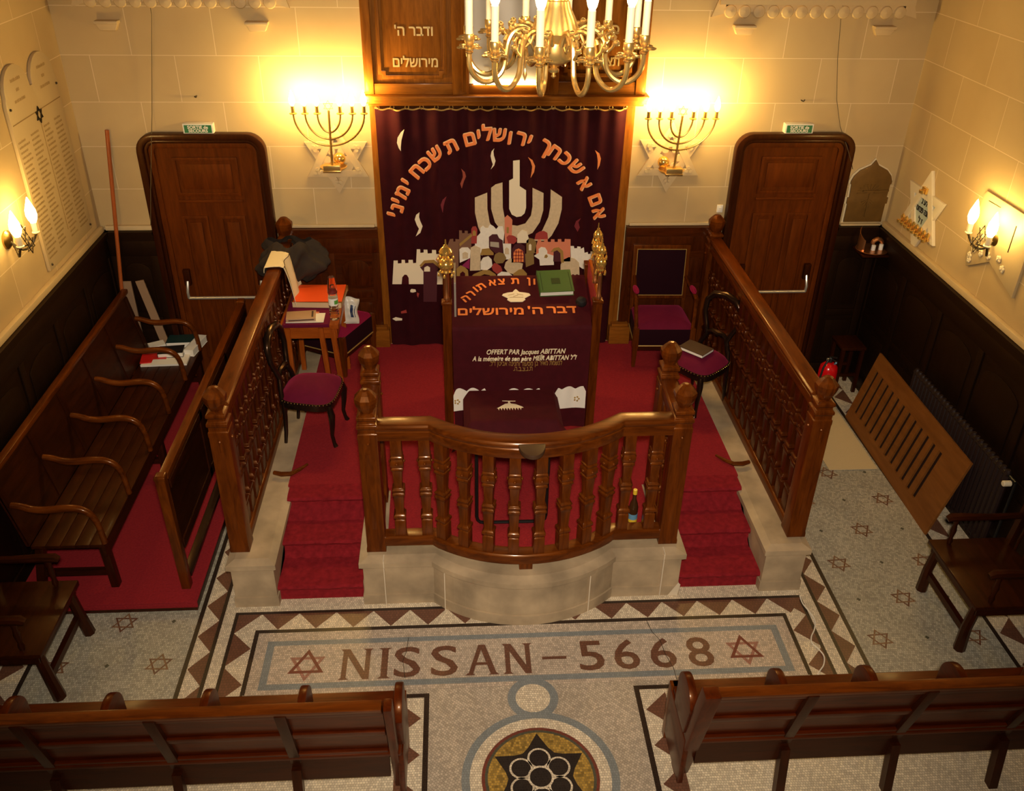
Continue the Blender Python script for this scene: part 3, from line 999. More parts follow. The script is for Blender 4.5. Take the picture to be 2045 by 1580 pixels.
CITY = [('cream',0,[(-1.018,1.076),(-0.994,1.309),(-0.958,1.309),(-0.957,1.28),(-0.924,1.282),(-0.922,1.315),(-0.892,1.314),(-0.891,1.282),(-0.861,1.284),(-0.86,1.314),(-0.821,1.314),(-0.819,1.281),(-0.792,1.284),(-0.781,1.416),(-0.751,1.416),(-0.75,1.381),(-0.72,1.384),(-0.719,1.412),(-0.686,1.411),(-0.684,1.374),(-0.645,1.377),(-0.644,1.409),(-0.608,1.408),(-0.607,1.367),(-0.583,1.37),(-0.582,1.402),(-0.549,1.401),(-0.552,1.253),(-0.727,1.241),(-0.727,1.073)]),('velvet',1,[(-0.933,1.075),(-0.924,1.145),(-0.901,1.171),(-0.881,1.167),(-0.866,1.138),(-0.867,1.074)]),('plum',1,[(-0.757,1.242),(-0.72,1.291),(-0.629,1.295),(-0.583,1.247),(-0.602,1.201),(-0.616,0.893),(-0.739,0.895),(-0.729,1.202)]),('gold',2,[(-0.763,1.261),(-0.719,1.31),(-0.629,1.316),(-0.572,1.262),(-0.592,1.244),(-0.639,1.287),(-0.711,1.284),(-0.745,1.246)]),('cream',2,[(-0.723,1.202),(-0.719,1.241),(-0.691,1.257),(-0.667,1.241),(-0.668,1.202)]),('cream',0,[(-0.608,1.194),(-0.438,1.206),(-0.441,1.067),(-0.611,1.069)]),('salmon',2,[(-0.614,1.318),(-0.573,1.369),(-0.547,1.328),(-0.556,1.263),(-0.582,1.27)]),('brown',0,[(-0.542,1.44),(-0.504,1.446),(-0.481,1.511),(-0.451,1.515),(-0.45,1.487),(-0.431,1.489),(-0.431,1.512),(-0.398,1.508),(-0.408,1.212),(-0.541,1.2)]),('brown',0,[(-0.397,1.594),(-0.371,1.593),(-0.371,1.568),(-0.347,1.568),(-0.347,1.59),(-0.32,1.589),(-0.319,1.562),(-0.288,1.568),(-0.289,1.393),(-0.399,1.394)]),('gold',2,[(-0.398,1.468),(-0.288,1.564),(-0.279,1.543),(-0.39,1.445)]),('brick',1,[(-0.288,1.608),(-0.276,1.63),(-0.248,1.633),(-0.234,1.607),(-0.24,1.469),(-0.289,1.469)]),('gold',2,[(-0.276,1.545),(-0.276,1.583),(-0.263,1.598),(-0.246,1.583),(-0.246,1.545)]),('white',1,[(-0.395,1.284),(-0.397,1.413),(-0.375,1.432),(-0.321,1.434),(-0.295,1.406),(-0.302,1.328)]),('beige',2,[(-0.37,1.323),(-0.37,1.378),(-0.345,1.393),(-0.319,1.378),(-0.32,1.326)]),('magenta',2,[(-0.377,1.255),(-0.302,1.328),(-0.31,1.222)]),('beige',1,[(-0.303,1.204),(-0.295,1.429),(-0.259,1.45),(-0.207,1.428),(-0.205,1.207)]),('white',0,[(-0.259,1.513),(-0.207,1.567),(-0.207,1.617),(-0.183,1.638),(-0.162,1.617),(-0.136,1.617),(-0.13,1.635),(-0.118,1.65),(-0.089,1.631),(-0.065,1.604),(-0.041,1.631),(-0.006,1.631),(0.009,1.556),(-0.001,1.467),(-0.124,1.468),(-0.127,1.391),(-0.193,1.351),(-0.255,1.45)]),('plum',1,[(-0.13,1.531),(-0.1,1.556),(-0.055,1.556),(-0.038,1.518),(-0.004,1.496),(-0.005,1.371),(-0.069,1.372),(-0.129,1.43)]),('grey',2,[(-0.118,1.487),(-0.04,1.48),(-0.037,1.429),(-0.118,1.442)]),('gold',1,[(-0.193,1.415),(-0.129,1.423),(-0.087,1.378),(-0.087,1.356),(-0.208,1.357)]),('salmon',1,[(0.009,1.711),(0.034,1.736),(0.064,1.711),(0.079,1.69),(0.075,1.466),(0.014,1.467)]),('gold',2,[(0.028,1.568),(0.028,1.624),(0.048,1.624),(0.049,1.568)]),('white',1,[(-0.004,1.467),(0.071,1.466),(0.073,1.312),(0.01,1.313)]),('beige',2,[(0.015,1.364),(0.015,1.416),(0.033,1.431),(0.052,1.415),(0.053,1.364)]),('cream',1,[(0.126,1.472),(0.126,1.552),(0.167,1.598),(0.212,1.579),(0.23,1.516),(0.227,1.472)]),('brick',2,[(0.029,1.528),(0.049,1.549),(0.085,1.545),(0.115,1.53),(0.124,1.492),(0.095,1.464),(0.044,1.471)]),('plum',2,[(0.078,1.283),(0.081,1.415),(0.104,1.457),(0.152,1.472),(0.195,1.44),(0.207,1.282)]),('orange',3,[(0.095,1.288),(0.094,1.377),(0.112,1.409),(0.141,1.421),(0.173,1.402),(0.186,1.363),(0.188,1.29)]),('olive',1,[(0.213,1.363),(0.209,1.491),(0.235,1.519),(0.274,1.509),(0.299,1.477),(0.302,1.375)]),('cream',2,[(0.233,1.401),(0.232,1.452),(0.244,1.465),(0.256,1.452),(0.257,1.401)]),('brick',0,[(0.283,1.503),(0.294,1.557),(0.329,1.579),(0.365,1.585),(0.398,1.565),(0.406,1.502)]),('salmon',1,[(0.287,1.388),(0.314,1.5),(0.341,1.508),(0.344,1.481),(0.371,1.482),(0.371,1.506),(0.401,1.506),(0.405,1.479),(0.432,1.479),(0.432,1.504),(0.464,1.504),(0.467,1.479),(0.495,1.478),(0.495,1.505),(0.526,1.505),(0.53,1.479),(0.557,1.479),(0.557,1.506),(0.611,1.504),(0.62,1.287),(0.363,1.29)]),('gold',3,[(0.435,1.384),(0.461,1.422),(0.503,1.431),(0.547,1.392),(0.561,1.279),(0.534,1.279),(0.525,1.37),(0.492,1.402),(0.466,1.389)]),('plum',2,[(0.461,1.289),(0.461,1.386),(0.492,1.402),(0.523,1.37),(0.531,1.288)]),('white',2,[(0.282,1.346),(0.324,1.375),(0.322,1.413),(0.346,1.432),(0.382,1.426),(0.403,1.393),(0.404,1.367),(0.461,1.347),(0.469,1.256),(0.34,1.251),(0.333,1.31)]),('gold',3,[(0.376,1.329),(0.383,1.355),(0.399,1.361),(0.41,1.341),(0.398,1.325)]),('olive',2,[(0.2,1.367),(0.278,1.375),(0.286,1.268),(0.211,1.236)]),('white',0,[(0.614,1.437),(0.645,1.436),(0.65,1.413),(0.676,1.415),(0.676,1.432),(0.707,1.428),(0.711,1.407),(0.737,1.423),(0.747,1.368),(0.776,1.377),(0.781,1.355),(0.804,1.36),(0.802,1.381),(0.836,1.383),(0.842,1.338),(0.926,1.328),(0.925,1.166),(0.734,1.214),(0.625,1.294)]),('beige',1,[(0.535,1.16),(0.531,1.255),(0.553,1.305),(0.605,1.331),(0.662,1.313),(0.702,1.274),(0.713,1.145),(0.688,1.161),(0.67,1.146),(0.651,1.162),(0.633,1.146),(0.614,1.162),(0.596,1.149),(0.577,1.165),(0.559,1.152)]),('gold',1,[(-0.428,1.117),(-0.426,1.223),(-0.389,1.258),(-0.353,1.244),(-0.321,1.209),(-0.315,1.116)]),('velvet',2,[(-0.395,1.117),(-0.394,1.179),(-0.369,1.199),(-0.348,1.179),(-0.348,1.116)]),('gold',2,[(-0.318,1.116),(-0.269,1.171),(-0.183,1.21),(-0.123,1.209),(-0.068,1.169),(-0.046,1.113),(-0.086,1.114),(-0.122,1.16),(-0.171,1.17),(-0.226,1.144),(-0.248,1.115)]),('white',3,[(-0.061,1.113),(-0.049,1.169),(-0.013,1.195),(0.048,1.188),(0.088,1.154),(0.089,1.112)]),('gold',3,[(0.091,1.112),(0.097,1.174),(0.145,1.213),(0.182,1.219),(0.222,1.173),(0.219,1.11)]),('beige',2,[(0.011,1.232),(0.023,1.284),(0.064,1.325),(0.114,1.312),(0.144,1.283),(0.183,1.272),(0.173,1.204),(0.097,1.167),(0.048,1.181)]),('brick',3,[(-0.105,1.246),(-0.081,1.281),(-0.05,1.271),(-0.02,1.248),(-0.004,1.205),(-0.053,1.173),(-0.092,1.206)]),('olive',2,[(-0.087,1.311),(-0.075,1.363),(-0.039,1.384),(0.009,1.371),(0.03,1.325),(-0.002,1.278),(-0.062,1.274)]),('white',1,[(-0.208,1.286),(-0.183,1.331),(-0.135,1.346),(-0.105,1.314),(-0.096,1.246),(-0.147,1.207),(-0.208,1.214)]),('cream',0,[(-0.857,1.011),(-0.845,1.025),(-0.808,1.02),(-0.803,0.997),(-0.834,0.988),(-0.856,0.994)]),('brick',0,[(-0.795,0.988),(-0.775,0.979),(-0.787,0.936),(-0.798,0.961)]),('brick',0,[(-0.953,0.795),(-0.903,0.812),(-0.898,0.78),(-0.951,0.774)]),('cream',0,[(-1.037,0.72),(-1.005,0.736),(-0.944,0.721),(-0.947,0.702),(-1.007,0.699)])]
FLAMES = [('cream',[(-0.844,2.492),(-0.873,2.468),(-0.903,2.423),(-0.911,2.379),(-0.898,2.334),(-0.881,2.308),(-0.88,2.345),(-0.872,2.401),(-0.857,2.451)]),('cream',[(-0.087,2.331),(-0.11,2.305),(-0.118,2.265),(-0.109,2.224),(-0.098,2.193),(-0.115,2.149),(-0.086,2.184),(-0.075,2.224),(-0.09,2.27),(-0.094,2.305)]),('orange',[(0.204,2.255),(0.244,2.229),(0.268,2.177),(0.261,2.125),(0.232,2.072),(0.239,2.125),(0.243,2.172),(0.228,2.218)]),('orange',[(0.781,2.315),(0.821,2.286),(0.838,2.24),(0.83,2.182),(0.813,2.144),(0.812,2.217),(0.801,2.275)]),('rust',[(-0.372,2.156),(-0.341,2.127),(-0.33,2.086),(-0.349,2.045),(-0.368,1.98),(-0.381,2.021),(-0.358,2.08),(-0.36,2.121)]),('crimson',[(-0.502,1.909),(-0.537,1.879),(-0.556,1.831),(-0.539,1.758),(-0.531,1.818),(-0.518,1.867)]),('cream',[(-0.744,1.765),(-0.774,1.741),(-0.788,1.698),(-0.772,1.648),(-0.754,1.611),(-0.785,1.54),(-0.743,1.574),(-0.721,1.636),(-0.74,1.685),(-0.749,1.722)]),('crimson',[(0.694,1.701),(0.653,1.676),(0.638,1.627),(0.671,1.574),(0.689,1.614),(0.674,1.664)]),('gold',[(0.874,1.594),(0.892,1.537),(0.871,1.467),(0.907,1.505),(0.904,1.549)])]
MENORAH_SHAPES = [[(0.076,2.224),(0.133,2.23),(0.138,1.998),(0.195,1.96),(0.199,1.802),(0.187,1.75),(0.158,1.723),(0.117,1.716),(0.073,1.739),(0.049,1.791),(0.045,2.049),(0.079,2.067)],[(-0.112,1.985),(-0.074,2.014),(-0.013,2.032),(-0.008,1.804),(0.011,1.705),(0.065,1.643),(0.125,1.633),(0.196,1.655),(0.245,1.729),(0.256,1.814),(0.251,1.983),(0.35,1.935),(0.353,1.777),(0.326,1.666),(0.264,1.566),(0.175,1.523),(0.103,1.517),(-0.005,1.568),(-0.077,1.669),(-0.111,1.792)],[(-0.255,1.896),(-0.146,1.941),(-0.144,1.792),(-0.124,1.669),(-0.064,1.531),(-0.004,1.467),(-0.051,1.391),(-0.16,1.468),(-0.225,1.62),(-0.254,1.756)],[(0.412,1.968),(0.515,1.898),(0.518,1.788),(0.493,1.653),(0.438,1.54),(0.392,1.489),(0.272,1.49),(0.352,1.591),(0.402,1.715),(0.415,1.813)]]
ARC_LETTERS = [('א',0.848,1.747,-1.305),('ם',0.808,1.872,-1.176),('א',0.701,2.02,-0.994),('ש',0.621,2.164,-0.829),('כ',0.523,2.238,-0.703),('ח',0.428,2.296,-0.587),('ך',0.336,2.329,-0.483),('י',0.214,2.406,-0.329),('ר',0.134,2.412,-0.243),('ו',0.042,2.417,-0.14),('ש',-0.047,2.442,-0.04),('ל',-0.15,2.464,0.073),('י',-0.223,2.448,0.154),('ם',-0.298,2.406,0.244),('ת',-0.456,2.345,0.435),('ש',-0.59,2.28,0.6),('כ',-0.677,2.197,0.731),('ח',-0.753,2.128,0.844),('י',-0.857,2.04,0.985),('מ',-0.883,1.943,1.086),('י',-0.948,1.871,1.182),('נ',-0.934,1.799,1.247),('י',-0.991,1.746,1.317)]
# ================================================================== THE ARK AND ITS CURTAIN
ark = thing('ark_cabinet', 'tall panelled wooden ark with gilt Hebrew words above the velvet curtain', 'ark cabinet', (0.0, -0.05, L))
m = MB()
m.box(-1.15, 1.17, -0.065, -0.001, 2.78, 4.6)
m.build('case', 'arkwood_z', ark)
m = MB()
for x0, x1 in ((-1.15, -1.075), (-0.435, -0.30), (0.305, 0.44), (1.085, 1.17)):
    m.box(x0, x1, -0.105, -0.06, 2.78, 4.6)
for x in (-0.335, 0.34):
    m.box(x - 0.02, x + 0.02, -0.118, -0.10, 2.80, 4.6)
m.build('pilaster', 'arkwood_z', ark, bevel=0.006)
m = MB()
m.box(-1.075, -0.435, -0.095, -0.06, 2.78, 2.865); m.box(0.44, 1.085, -0.095, -0.06, 2.78, 2.885); m.box(-0.30, 0.305, -0.10, -0.06, 2.78, 2.86)
m.build('bottom_rail', 'arkwood_x', ark, bevel=0.006)
for x0, x1, z0 in ((-1.035, -0.475, 2.90), (0.48, 1.045, 2.92)):
    m = MB()
    def notch(d):
        a, b, z, k = x0 + d, x1 - d, z0 + d, 0.035
        return [(a + k, z), (b - k, z), (b - k, z + k), (b, z + k), (b, 4.5 - d), (a, 4.5 - d), (a, z + k), (a + k, z + k)]
    m.ring(notch(0), notch(0.03), -0.088, -0.06, 'xz')
    m.prism(notch(0.05), -0.072, -0.06, 'xz')
    m.build('panel', 'arkwood_z', ark, bevel=0.004)
m = MB()
m.box(-1.165, 1.20, -0.165, -0.001, 2.745, 2.78); m.box(-1.15, 1.185, -0.145, -0.001, 2.715, 2.745); m.box(-1.13, 1.165, -0.115, -0.001, 2.69, 2.715)
m.build('cornice', 'arkwood_x', ark, bevel=0.007)
for x0, x1 in ((-1.13, -1.06), (1.03, 1.115)):
    MB().box(x0, x1, -0.022, -0.001, L, 2.69).build('jamb', 'arkwood_z', ark, bevel=0.004)
for x0, x1 in ((-1.225, -1.07), (1.035, 1.235)):
    m = MB()
    m.box(x0, x1, -0.10, -0.001, L, 0.60); m.box(x0 + 0.02, x1 - 0.02, -0.085, -0.001, 0.60, 0.63)
    m.build('plinth', 'arkwood_x', ark, bevel=0.008)
MB().box(-1.06, 1.03, -0.014, -0.001, L, 2.69).build('doors_behind_curtain', 'darkoak_z', ark)
m = MB()
m.box(-0.295, 0.30, -0.085, -0.065, 2.865, 4.5)
g = m.build('white_panel', 'frosted', ark, label='white backlit panel in the middle of the ark')
m = MB()
text_into(m, heb('תורה'), 0.11, front_matrix(0.10, -0.0865, 3.04), 0, 0.0008)
text_into(m, heb('אור'), 0.11, front_matrix(-0.1, -0.0865, 2.97), 0, 0.0008)
m.build('faint_writing', 'plaster_pale', g)
m = MB()
m.tube([(-0.26, -0.108, 2.868), (0.265, -0.108, 2.868)], 0.007, 8)
m.build('tube_lamp', 'ark_tube', ark, smooth=True)
for wd, x, z, wid in (("ודבר ה'", -0.735, 3.272, 0.30), ('מירושלים', -0.73, 3.035, 0.36), ('כי מציון', 0.745, 3.275, 0.34), ('תצא תורה', 0.745, 3.04, 0.38)):
    m = MB()
    text_into(m, heb(wd), 0.11, front_matrix(x, -0.074, z), 0, 0.002, 0.002, width=wid)
    m.build('gilt_word', 'letter_gold', ark)

cur = thing('ark_curtain', 'burgundy velvet ark curtain with an embroidered city, candelabrum and arching Hebrew letters', 'curtain', (0.0, -0.06, L))
def curtain_y(x, z):
    k = min(1.0, (2.66 - z) / 1.9)
    a = 0.027 * (1 - 0.30 * k)
    return -0.056 + a * (0.62 * math.sin(17.5 * x + 0.7 + 0.25 * z) + 0.38 * math.sin(41 * x + 2.1 + 0.4 * z)) - 0.003 * k
def cfn(u, v):
    z = 0.425 + (2.655 - 0.425) * v
    x = -1.085 + 2.125 * u
    x = x * (1 - 0.03 * (1 - v)) 
    zz = z + (0.012 * math.sin(u * 17 * PI) ** 2 * -1 if v > 0.985 else 0)
    return (x, curtain_y(x, z), zz)
c = MB(); c.grid(130, 24, cfn, 0, 0.006)
c.build('velvet_cloth', 'velvet_curtain', cur, smooth=True)
m = MB()
m.grid(130, 1, lambda u, v: (-1.085 + 2.125 * u, curtain_y(-1.085 + 2.125 * u, 2.65) - 0.002, 2.650 + 0.012 * v - 0.012 * math.sin(u * 17 * PI) ** 2), 0)
m.build('top_edging', 'gold', cur)
for i in range(18):
    x = -1.06 + 2.08 * i / 17
    r_ = MB()
    r_.tube([(x + 0.016 * math.cos(a), -0.066, 2.668 + 0.016 * math.sin(a)) for a in [2 * PI * k / 12 for k in range(12)]], 0.0035, 5, closed=True)
    r_.build('curtain_ring', 'brass', cur, smooth=True)
def patch(name, mat, poly, layer, thick=0.004):
    p = MB()
    y = -0.0875 - 0.0035 * layer
    p.prism(poly, y - thick, y, 'xz')
    return p.build(name, mat, cur)
for colr, lay, poly in CITY:
    patch('house_patch', colr, poly, lay)
# lattice of the arched window
m = MB()
xs = [p[0] for p in CITY[27][2]]; zs = [p[1] for p in CITY[27][2]]
for i in range(1, 4):
    x = min(xs) + (max(xs) - min(xs)) * i / 4
    m.box(x - 0.004, x + 0.004, -0.1035, -0.102, min(zs), max(zs) - 0.015)
for i in range(1, 4):
    z = min(zs) + (max(zs) - min(zs)) * i / 4
    m.box(min(xs), max(xs), -0.1035, -0.102, z - 0.004, z + 0.004)
m.build('window_lattice', 'brick', cur)
for poly in MENORAH_SHAPES:
    patch('candelabrum_patch', 'beige' if poly is not MENORAH_SHAPES[0] else 'cream', poly, -0.4)
for colr, poly in FLAMES:
    patch('flame_patch', colr, poly, 0)
for ch, x, z, rot in ARC_LETTERS:
    p = MB()
    Mx = front_matrix(x, -0.089, z, rot)
    text_into(p, ch, 0.170, Mx @ Matrix.Translation((0.006, 0.006, 0)), 1, 0.0015, 0.006)
    text_into(p, ch, 0.170, Mx @ Matrix.Translation((0, 0, 0.003)), 0, 0.0015, 0.0045)
    p.build('letter', ['letter_orange', 'letter_pale'], cur)

# ================================================================== RAILINGS
BAL = [(0.036, 0.0), (0.036, 0.14), (0.030, 0.145), (0.030, 0.155), (0.040, 0.165), (0.040, 0.185), (0.031, 0.195), (0.027, 0.21), (0.033, 0.34), (0.034, 0.36),
       (0.041, 0.37), (0.041, 0.385), (0.034, 0.392), (0.034, 0.402), (0.041, 0.41), (0.041, 0.42), (0.030, 0.43), (0.026, 0.45), (0.032, 0.58), (0.040, 0.59), (0.040, 0.605),
       (0.034, 0.612), (0.043, 0.63), (0.043, 0.665), (0.034, 0.68), (0.040, 0.69), (0.040, 0.70), (0.033, 0.71), (0.036, 0.72), (0.036, 0.85)]
def baluster_mesh(matname='oak_z'):
    m = MB()
    m.sq((0, 0, 0), BAL)
    for s in (-1, 1):
        m.sphere((0, s * 0.043, 0.648), 0.012, 8, 5); m.sphere((s * 0.043, 0, 0.648), 0.012, 8, 5)
    return m.mesh('baluster', matname, bevel=0.003)
BAL_MESH = baluster_mesh()
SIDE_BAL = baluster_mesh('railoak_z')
def put_baluster(root, x, y, z, rot, scale=1.0, me=None, wide=1.0):
    o = bpy.data.objects.new('baluster', me or BAL_MESH)
    COL.objects.link(o)
    o.parent = root
    o.location = Vector((x, y, z)) - Vector(root.location)
    o.rotation_euler = (0, 0, rot)
    o.scale = (1, wide, scale)
    return o
def newel(root, x, y, z0, zt, w=0.062, matname='oak_z'):
    m = MB()
    h = zt - z0
    m.sq((x, y, z0), [(w + 0.004, 0), (w + 0.004, 0.03), (w, 0.05), (w, h - 0.34), (w + 0.002, h - 0.33), (w + 0.002, h - 0.30), (w - 0.004, h - 0.295), (w - 0.004, h - 0.265), (w + 0.004, h - 0.255), (w + 0.004, h - 0.235), (w - 0.010, h - 0.225), (w - 0.010, h - 0.205), (w, h - 0.195), (w, h - 0.175), (w - 0.022, h - 0.160)])
    p = m.build('newel_post', matname, root, bevel=0.004)
    f = MB()
    f.lathe((x, y, z0), [(0.040, h - 0.162), (0.046, h - 0.150), (0.066, h - 0.110), (0.074, h - 0.080), (0.074, h - 0.055), (0.052, h - 0.028), (0.030, h - 0.006), (0.012, h)], 8)
    f.build('finial', matname, p)
    d = MB()
    for dx, dy in ((0, -w - 0.002), (w + 0.002, 0), (-w - 0.002, 0)):
        d.sphere((x + dx, y + dy, z0 + h - 0.37), 0.012, 8, 5)
    d.box(x - 0.014, x + 0.014, y - w - 0.003, y - w, z0 + 0.2, z0 + h - 0.45)
    d.build('carved_stud', matname, p)
    return p
def sweep(mb, path, sec, m=0):
    # carry a section (sideways, up) along a level path
    vs = []; fs = []
    k = len(sec)
    n = len(path)
    for i in range(n):
        a = Vector(path[max(i - 1, 0)]); b = Vector(path[min(i + 1, n - 1)])
        d = (b - a); d.z = 0; d.normalize()
        s = Vector((d.y, -d.x, 0))
        # keep width through bends
        sc_ = 1.0
        if 0 < i < n - 1:
            d1 = (Vector(path[i]) - a).normalized(); d2 = (b - Vector(path[i])).normalized()
            cosv = max(0.5, d1.dot(d2)); sc_ = 1 / math.sqrt((1 + cosv) / 2)
        for u, w in sec:
            vs.append(Vector(path[i]) + s * u * sc_ + Vector((0, 0, w)))
    for i in range(n - 1):
        for j in range(k):
            j2 = (j + 1) % k
            fs.append((i * k + j, i * k + j2, (i + 1) * k + j2, (i + 1) * k + j))
    fs.append(tuple(range(k))[::-1]); fs.append(tuple((n - 1) * k + j for j in range(k)))
    mb.add(vs, fs, m)
HAND = [(-0.048, -0.125), (0.048, -0.125), (0.048, -0.062), (0.040, -0.055), (0.058, -0.042), (0.062, -0.022), (0.050, -0.004), (0.022, 0.0), (-0.022, 0.0), (-0.050, -0.004), (-0.062, -0.022), (-0.058, -0.042), (-0.040, -0.055), (-0.048, -0.062)]
FOOT = [(-0.052, 0.0), (0.052, 0.0), (0.052, 0.06), (0.040, 0.075), (-0.040, 0.075), (-0.052, 0.06)]
ZB = 0.402
def bulge(off):
    a = 0.615; sag = 0.222
    R0 = (a * a + sag * sag) / (2 * sag); cy = -2.932 - sag + R0; R = R0 + off
    half = math.asin(a / R0)
    return [(R * math.sin(-half + 2 * half * i / 18), cy - R * math.cos(-half + 2 * half * i / 18)) for i in range(19)], half, R, cy
bp_, half_, Rb, cyb = bulge(0.0)
path = [(-0.955, -2.932)] + bp_ + [(0.955, -2.932)]
br = thing('balustrade', 'curved oak balustrade with turned balusters at the front of the platform', 'railing', (0, -2.95, ZB))
h = MB(); sweep(h, [(x, y, 1.435) for x, y in path], HAND)
h.build('handrail', 'oak_x', br, bevel=0.004)
ZR = ZB + 0.046
h = MB(); sweep(h, [(x, y, ZR) for x, y in path], FOOT)
h.build('bottom_rail', 'oak_x', br, bevel=0.004)
MB().box(-0.045, 0.045, -3.205, -3.135, ZB, ZR + 0.002).build('rail_foot', 'oak_z', br, bevel=0.004)
bs = (1.435 - 0.125 - ZR - 0.074) / 0.85
for x in (-0.835, -0.655, 0.68, 0.862):
    put_baluster(br, x, -2.932, ZR + 0.074, 0, bs)
for k in range(8):
    t = -half_ + 2 * half_ * (k + 0.55) / 8.1
    put_baluster(br, Rb * math.sin(t), cyb - Rb * math.cos(t), ZR + 0.074, t, bs)
for s in (-1, 1):
    newel(br, s * 1.005, -2.925, ZB, 1.665)
    newel(br, s * 1.022, -2.41, L, 1.685)
    for nm, sec, z, mt in (('return_handrail', HAND, 1.435, 'oak_y'), ('return_bottom_rail', FOOT, L, 'oak_y')):
        h = MB(); sweep(h, [(s * 1.008, -2.865, z), (s * 1.02, -2.47, z)], sec); h.build(nm, mt, br, bevel=0.004)
    for y in (-2.79, -2.665, -2.54):
        put_baluster(br, s * 1.013, y, L + 0.074, 0, (1.31 - L - 0.074) / 0.85)

def side_railing(s, label):
    r = thing('side_railing', label, 'railing', (s * 1.93, -1.5, ZB), 'side railings of the platform')
    newel(r, s * 1.93, -2.89, ZB, 1.68)
    newel(r, s * 1.93, -0.115, ZB, 1.74)
    h = MB(); sweep(h, [(s * 1.93, -2.83, 1.535), (s * 1.93, -0.175, 1.535)], HAND); h.build('handrail', 'oak_y', r, bevel=0.004)
    h = MB(); sweep(h, [(s * 1.93, -2.83, ZB), (s * 1.93, -0.175, ZB)], FOOT); h.build('bottom_rail', 'oak_y', r, bevel=0.004)
    xo = s * 1.962
    MB().box(xo - 0.006, xo + 0.006, -2.83, -0.175, ZB + 0.075, 1.41).build('backing_board', 'darkoak_z', r)
    n = 17
    for i in range(n):
        y = -2.72 + (2.72 - 0.28) * i / (n - 1)
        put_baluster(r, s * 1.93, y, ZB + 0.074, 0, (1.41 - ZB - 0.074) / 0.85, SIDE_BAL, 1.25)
    return r
side_railing(-1, 'long oak side railing left of the platform, white cloth over its far end')
side_railing(1, 'long oak side railing right of the platform, beside the right-hand door')
# ================================================================== READING DESK AND WHAT STANDS ON IT
DF, DB = Vector((0, -1.58, 1.385)), Vector((0, -1.05, 1.563))      # front and back edge of the sloping top
dk_dir = (DB - DF).normalized()
dk_len = (DB - DF).length
dk_n = Vector((1, 0, 0)).cross(dk_dir)
def desk_pt(a, b, h=0.0):
    return DF + Vector((a, 0, 0)) + dk_dir * b + dk_n * h
def desk_matrix(a, b, h=0.0, rot=0.0):
    X = Vector((1, 0, 0))
    R = Matrix((X, dk_dir, dk_n)).transposed().to_4x4()
    p = desk_pt(a, b, h)
    return Matrix.Translation(p) @ R @ Matrix.Rotation(rot, 4, 'Z')
ld = thing('reading_desk', 'wooden reading desk with four posts in the middle of the platform', 'reading desk', (0.07, -1.3, L))
PX0, PX1 = -0.505, 0.645
for x in (PX0, PX1):
    for y, zt in ((-1.54, 1.60), (-1.02, 1.68)):
        m = MB(); m.sq((x, y, L), [(0.034, 0), (0.034, zt - L - 0.03), (0.040, zt - L - 0.025), (0.040, zt - L - 0.005), (0.030, zt - L)])
        m.build('post', 'oak_z', ld, bevel=0.004)
for x, s in ((PX0, 1), (PX1, -1)):
    m = MB()
    m.prism([(-1.51, 1.30), (-1.05, 1.45), (-1.05, 1.715), (-1.54, 1.64)], x - 0.011, x + 0.011, 'yz')
    sb = m.build('side_board', 'orangewood_y', ld, bevel=0.003)
    m = MB()
    xi = sorted((x + s * 0.0115, x + s * 0.016))
    m.prism([(-1.50, 1.31), (-1.06, 1.46), (-1.06, 1.695), (-1.52, 1.615)], xi[0], xi[1], 'yz')
    m.build('velvet_lining', 'red_rubber', sb)
m = MB()
m.bar(desk_pt(0.07, 0.0, -0.03), desk_pt(0.07, dk_len, -0.03), 1.08, 0.03, 0, up=dk_n)
m.build('sloping_top', 'oak_x', ld)
for x in (PX0, PX1):
    MB().box(x - 0.014, x + 0.014, -1.50, -1.06, 0.60, 0.66).build('side_rail', 'oak_y', ld)
MB().box(PX0 + 0.035, PX1 - 0.035, -1.03, -1.01, 0.5, 1.5).build('back_board', 'darkoak_x', ld)

cl = thing('desk_cover', 'burgundy velvet cover over the reading desk with orange Hebrew words and a white scalloped hem', 'cloth', (0.07, -1.6, L + 0.1))
m = MB()
prof = [(-1.045, 1.45), (-1.04, 1.572)] + [tuple(desk_pt(0, dk_len * (1 - k / 6), 0.006))[1:] for k in range(7)] + [(-1.592, 1.37), (-1.597, 1.20), (-1.60, 0.95), (-1.602, 0.80), (-1.603, 0.62), (-1.604, 0.47)]
def cov(u, v):
    j = v * (len(prof) - 1); k = min(int(j), len(prof) - 2); f = j - k
    y = prof[k][0] * (1 - f) + prof[k + 1][0] * f
    z = prof[k][1] * (1 - f) + prof[k + 1][1] * f
    x = -0.468 + 1.075 * u
    if z < 1.35:
        w = (1.35 - z)
        y -= 0.016 * w * math.sin(9 * x + 0.6) + 0.010 * w * math.sin(21 * x)
        x += -0.02 * w * (u - 0.5)
    return (x, y, z)
m.grid(40, 48, cov, 0, 0.004)
m.build('velvet_cloth', 'velvet', cl, smooth=True)
def front_y(x, z, off=0.006):
    w = max(0, 1.35 - z)
    return -1.597 - 0.016 * w * math.sin(9 * x + 0.6) - 0.010 * w * math.sin(21 * x) - off
m = MB()
def hem(u, v):
    x = -0.468 + 1.06 * u
    g = max(0.0, 1 - (max(0.0, abs(x + 0.335) - 0.115) / 0.05), 1 - (max(0.0, abs(x - 0.088) - 0.125) / 0.05), 1 - (max(0.0, abs(x - 0.470) - 0.10) / 0.06))
    top = 0.745 + 0.085 * g + 0.034 * g * abs(math.sin((x + 0.47) * 29.0))
    z = 0.655 + (top - 0.655) * v
    return (x, front_y(x, z, 0.020 + 0.006 * math.sin(60 * x) * v), z)
m.grid(90, 6, hem, 0, 0.003)
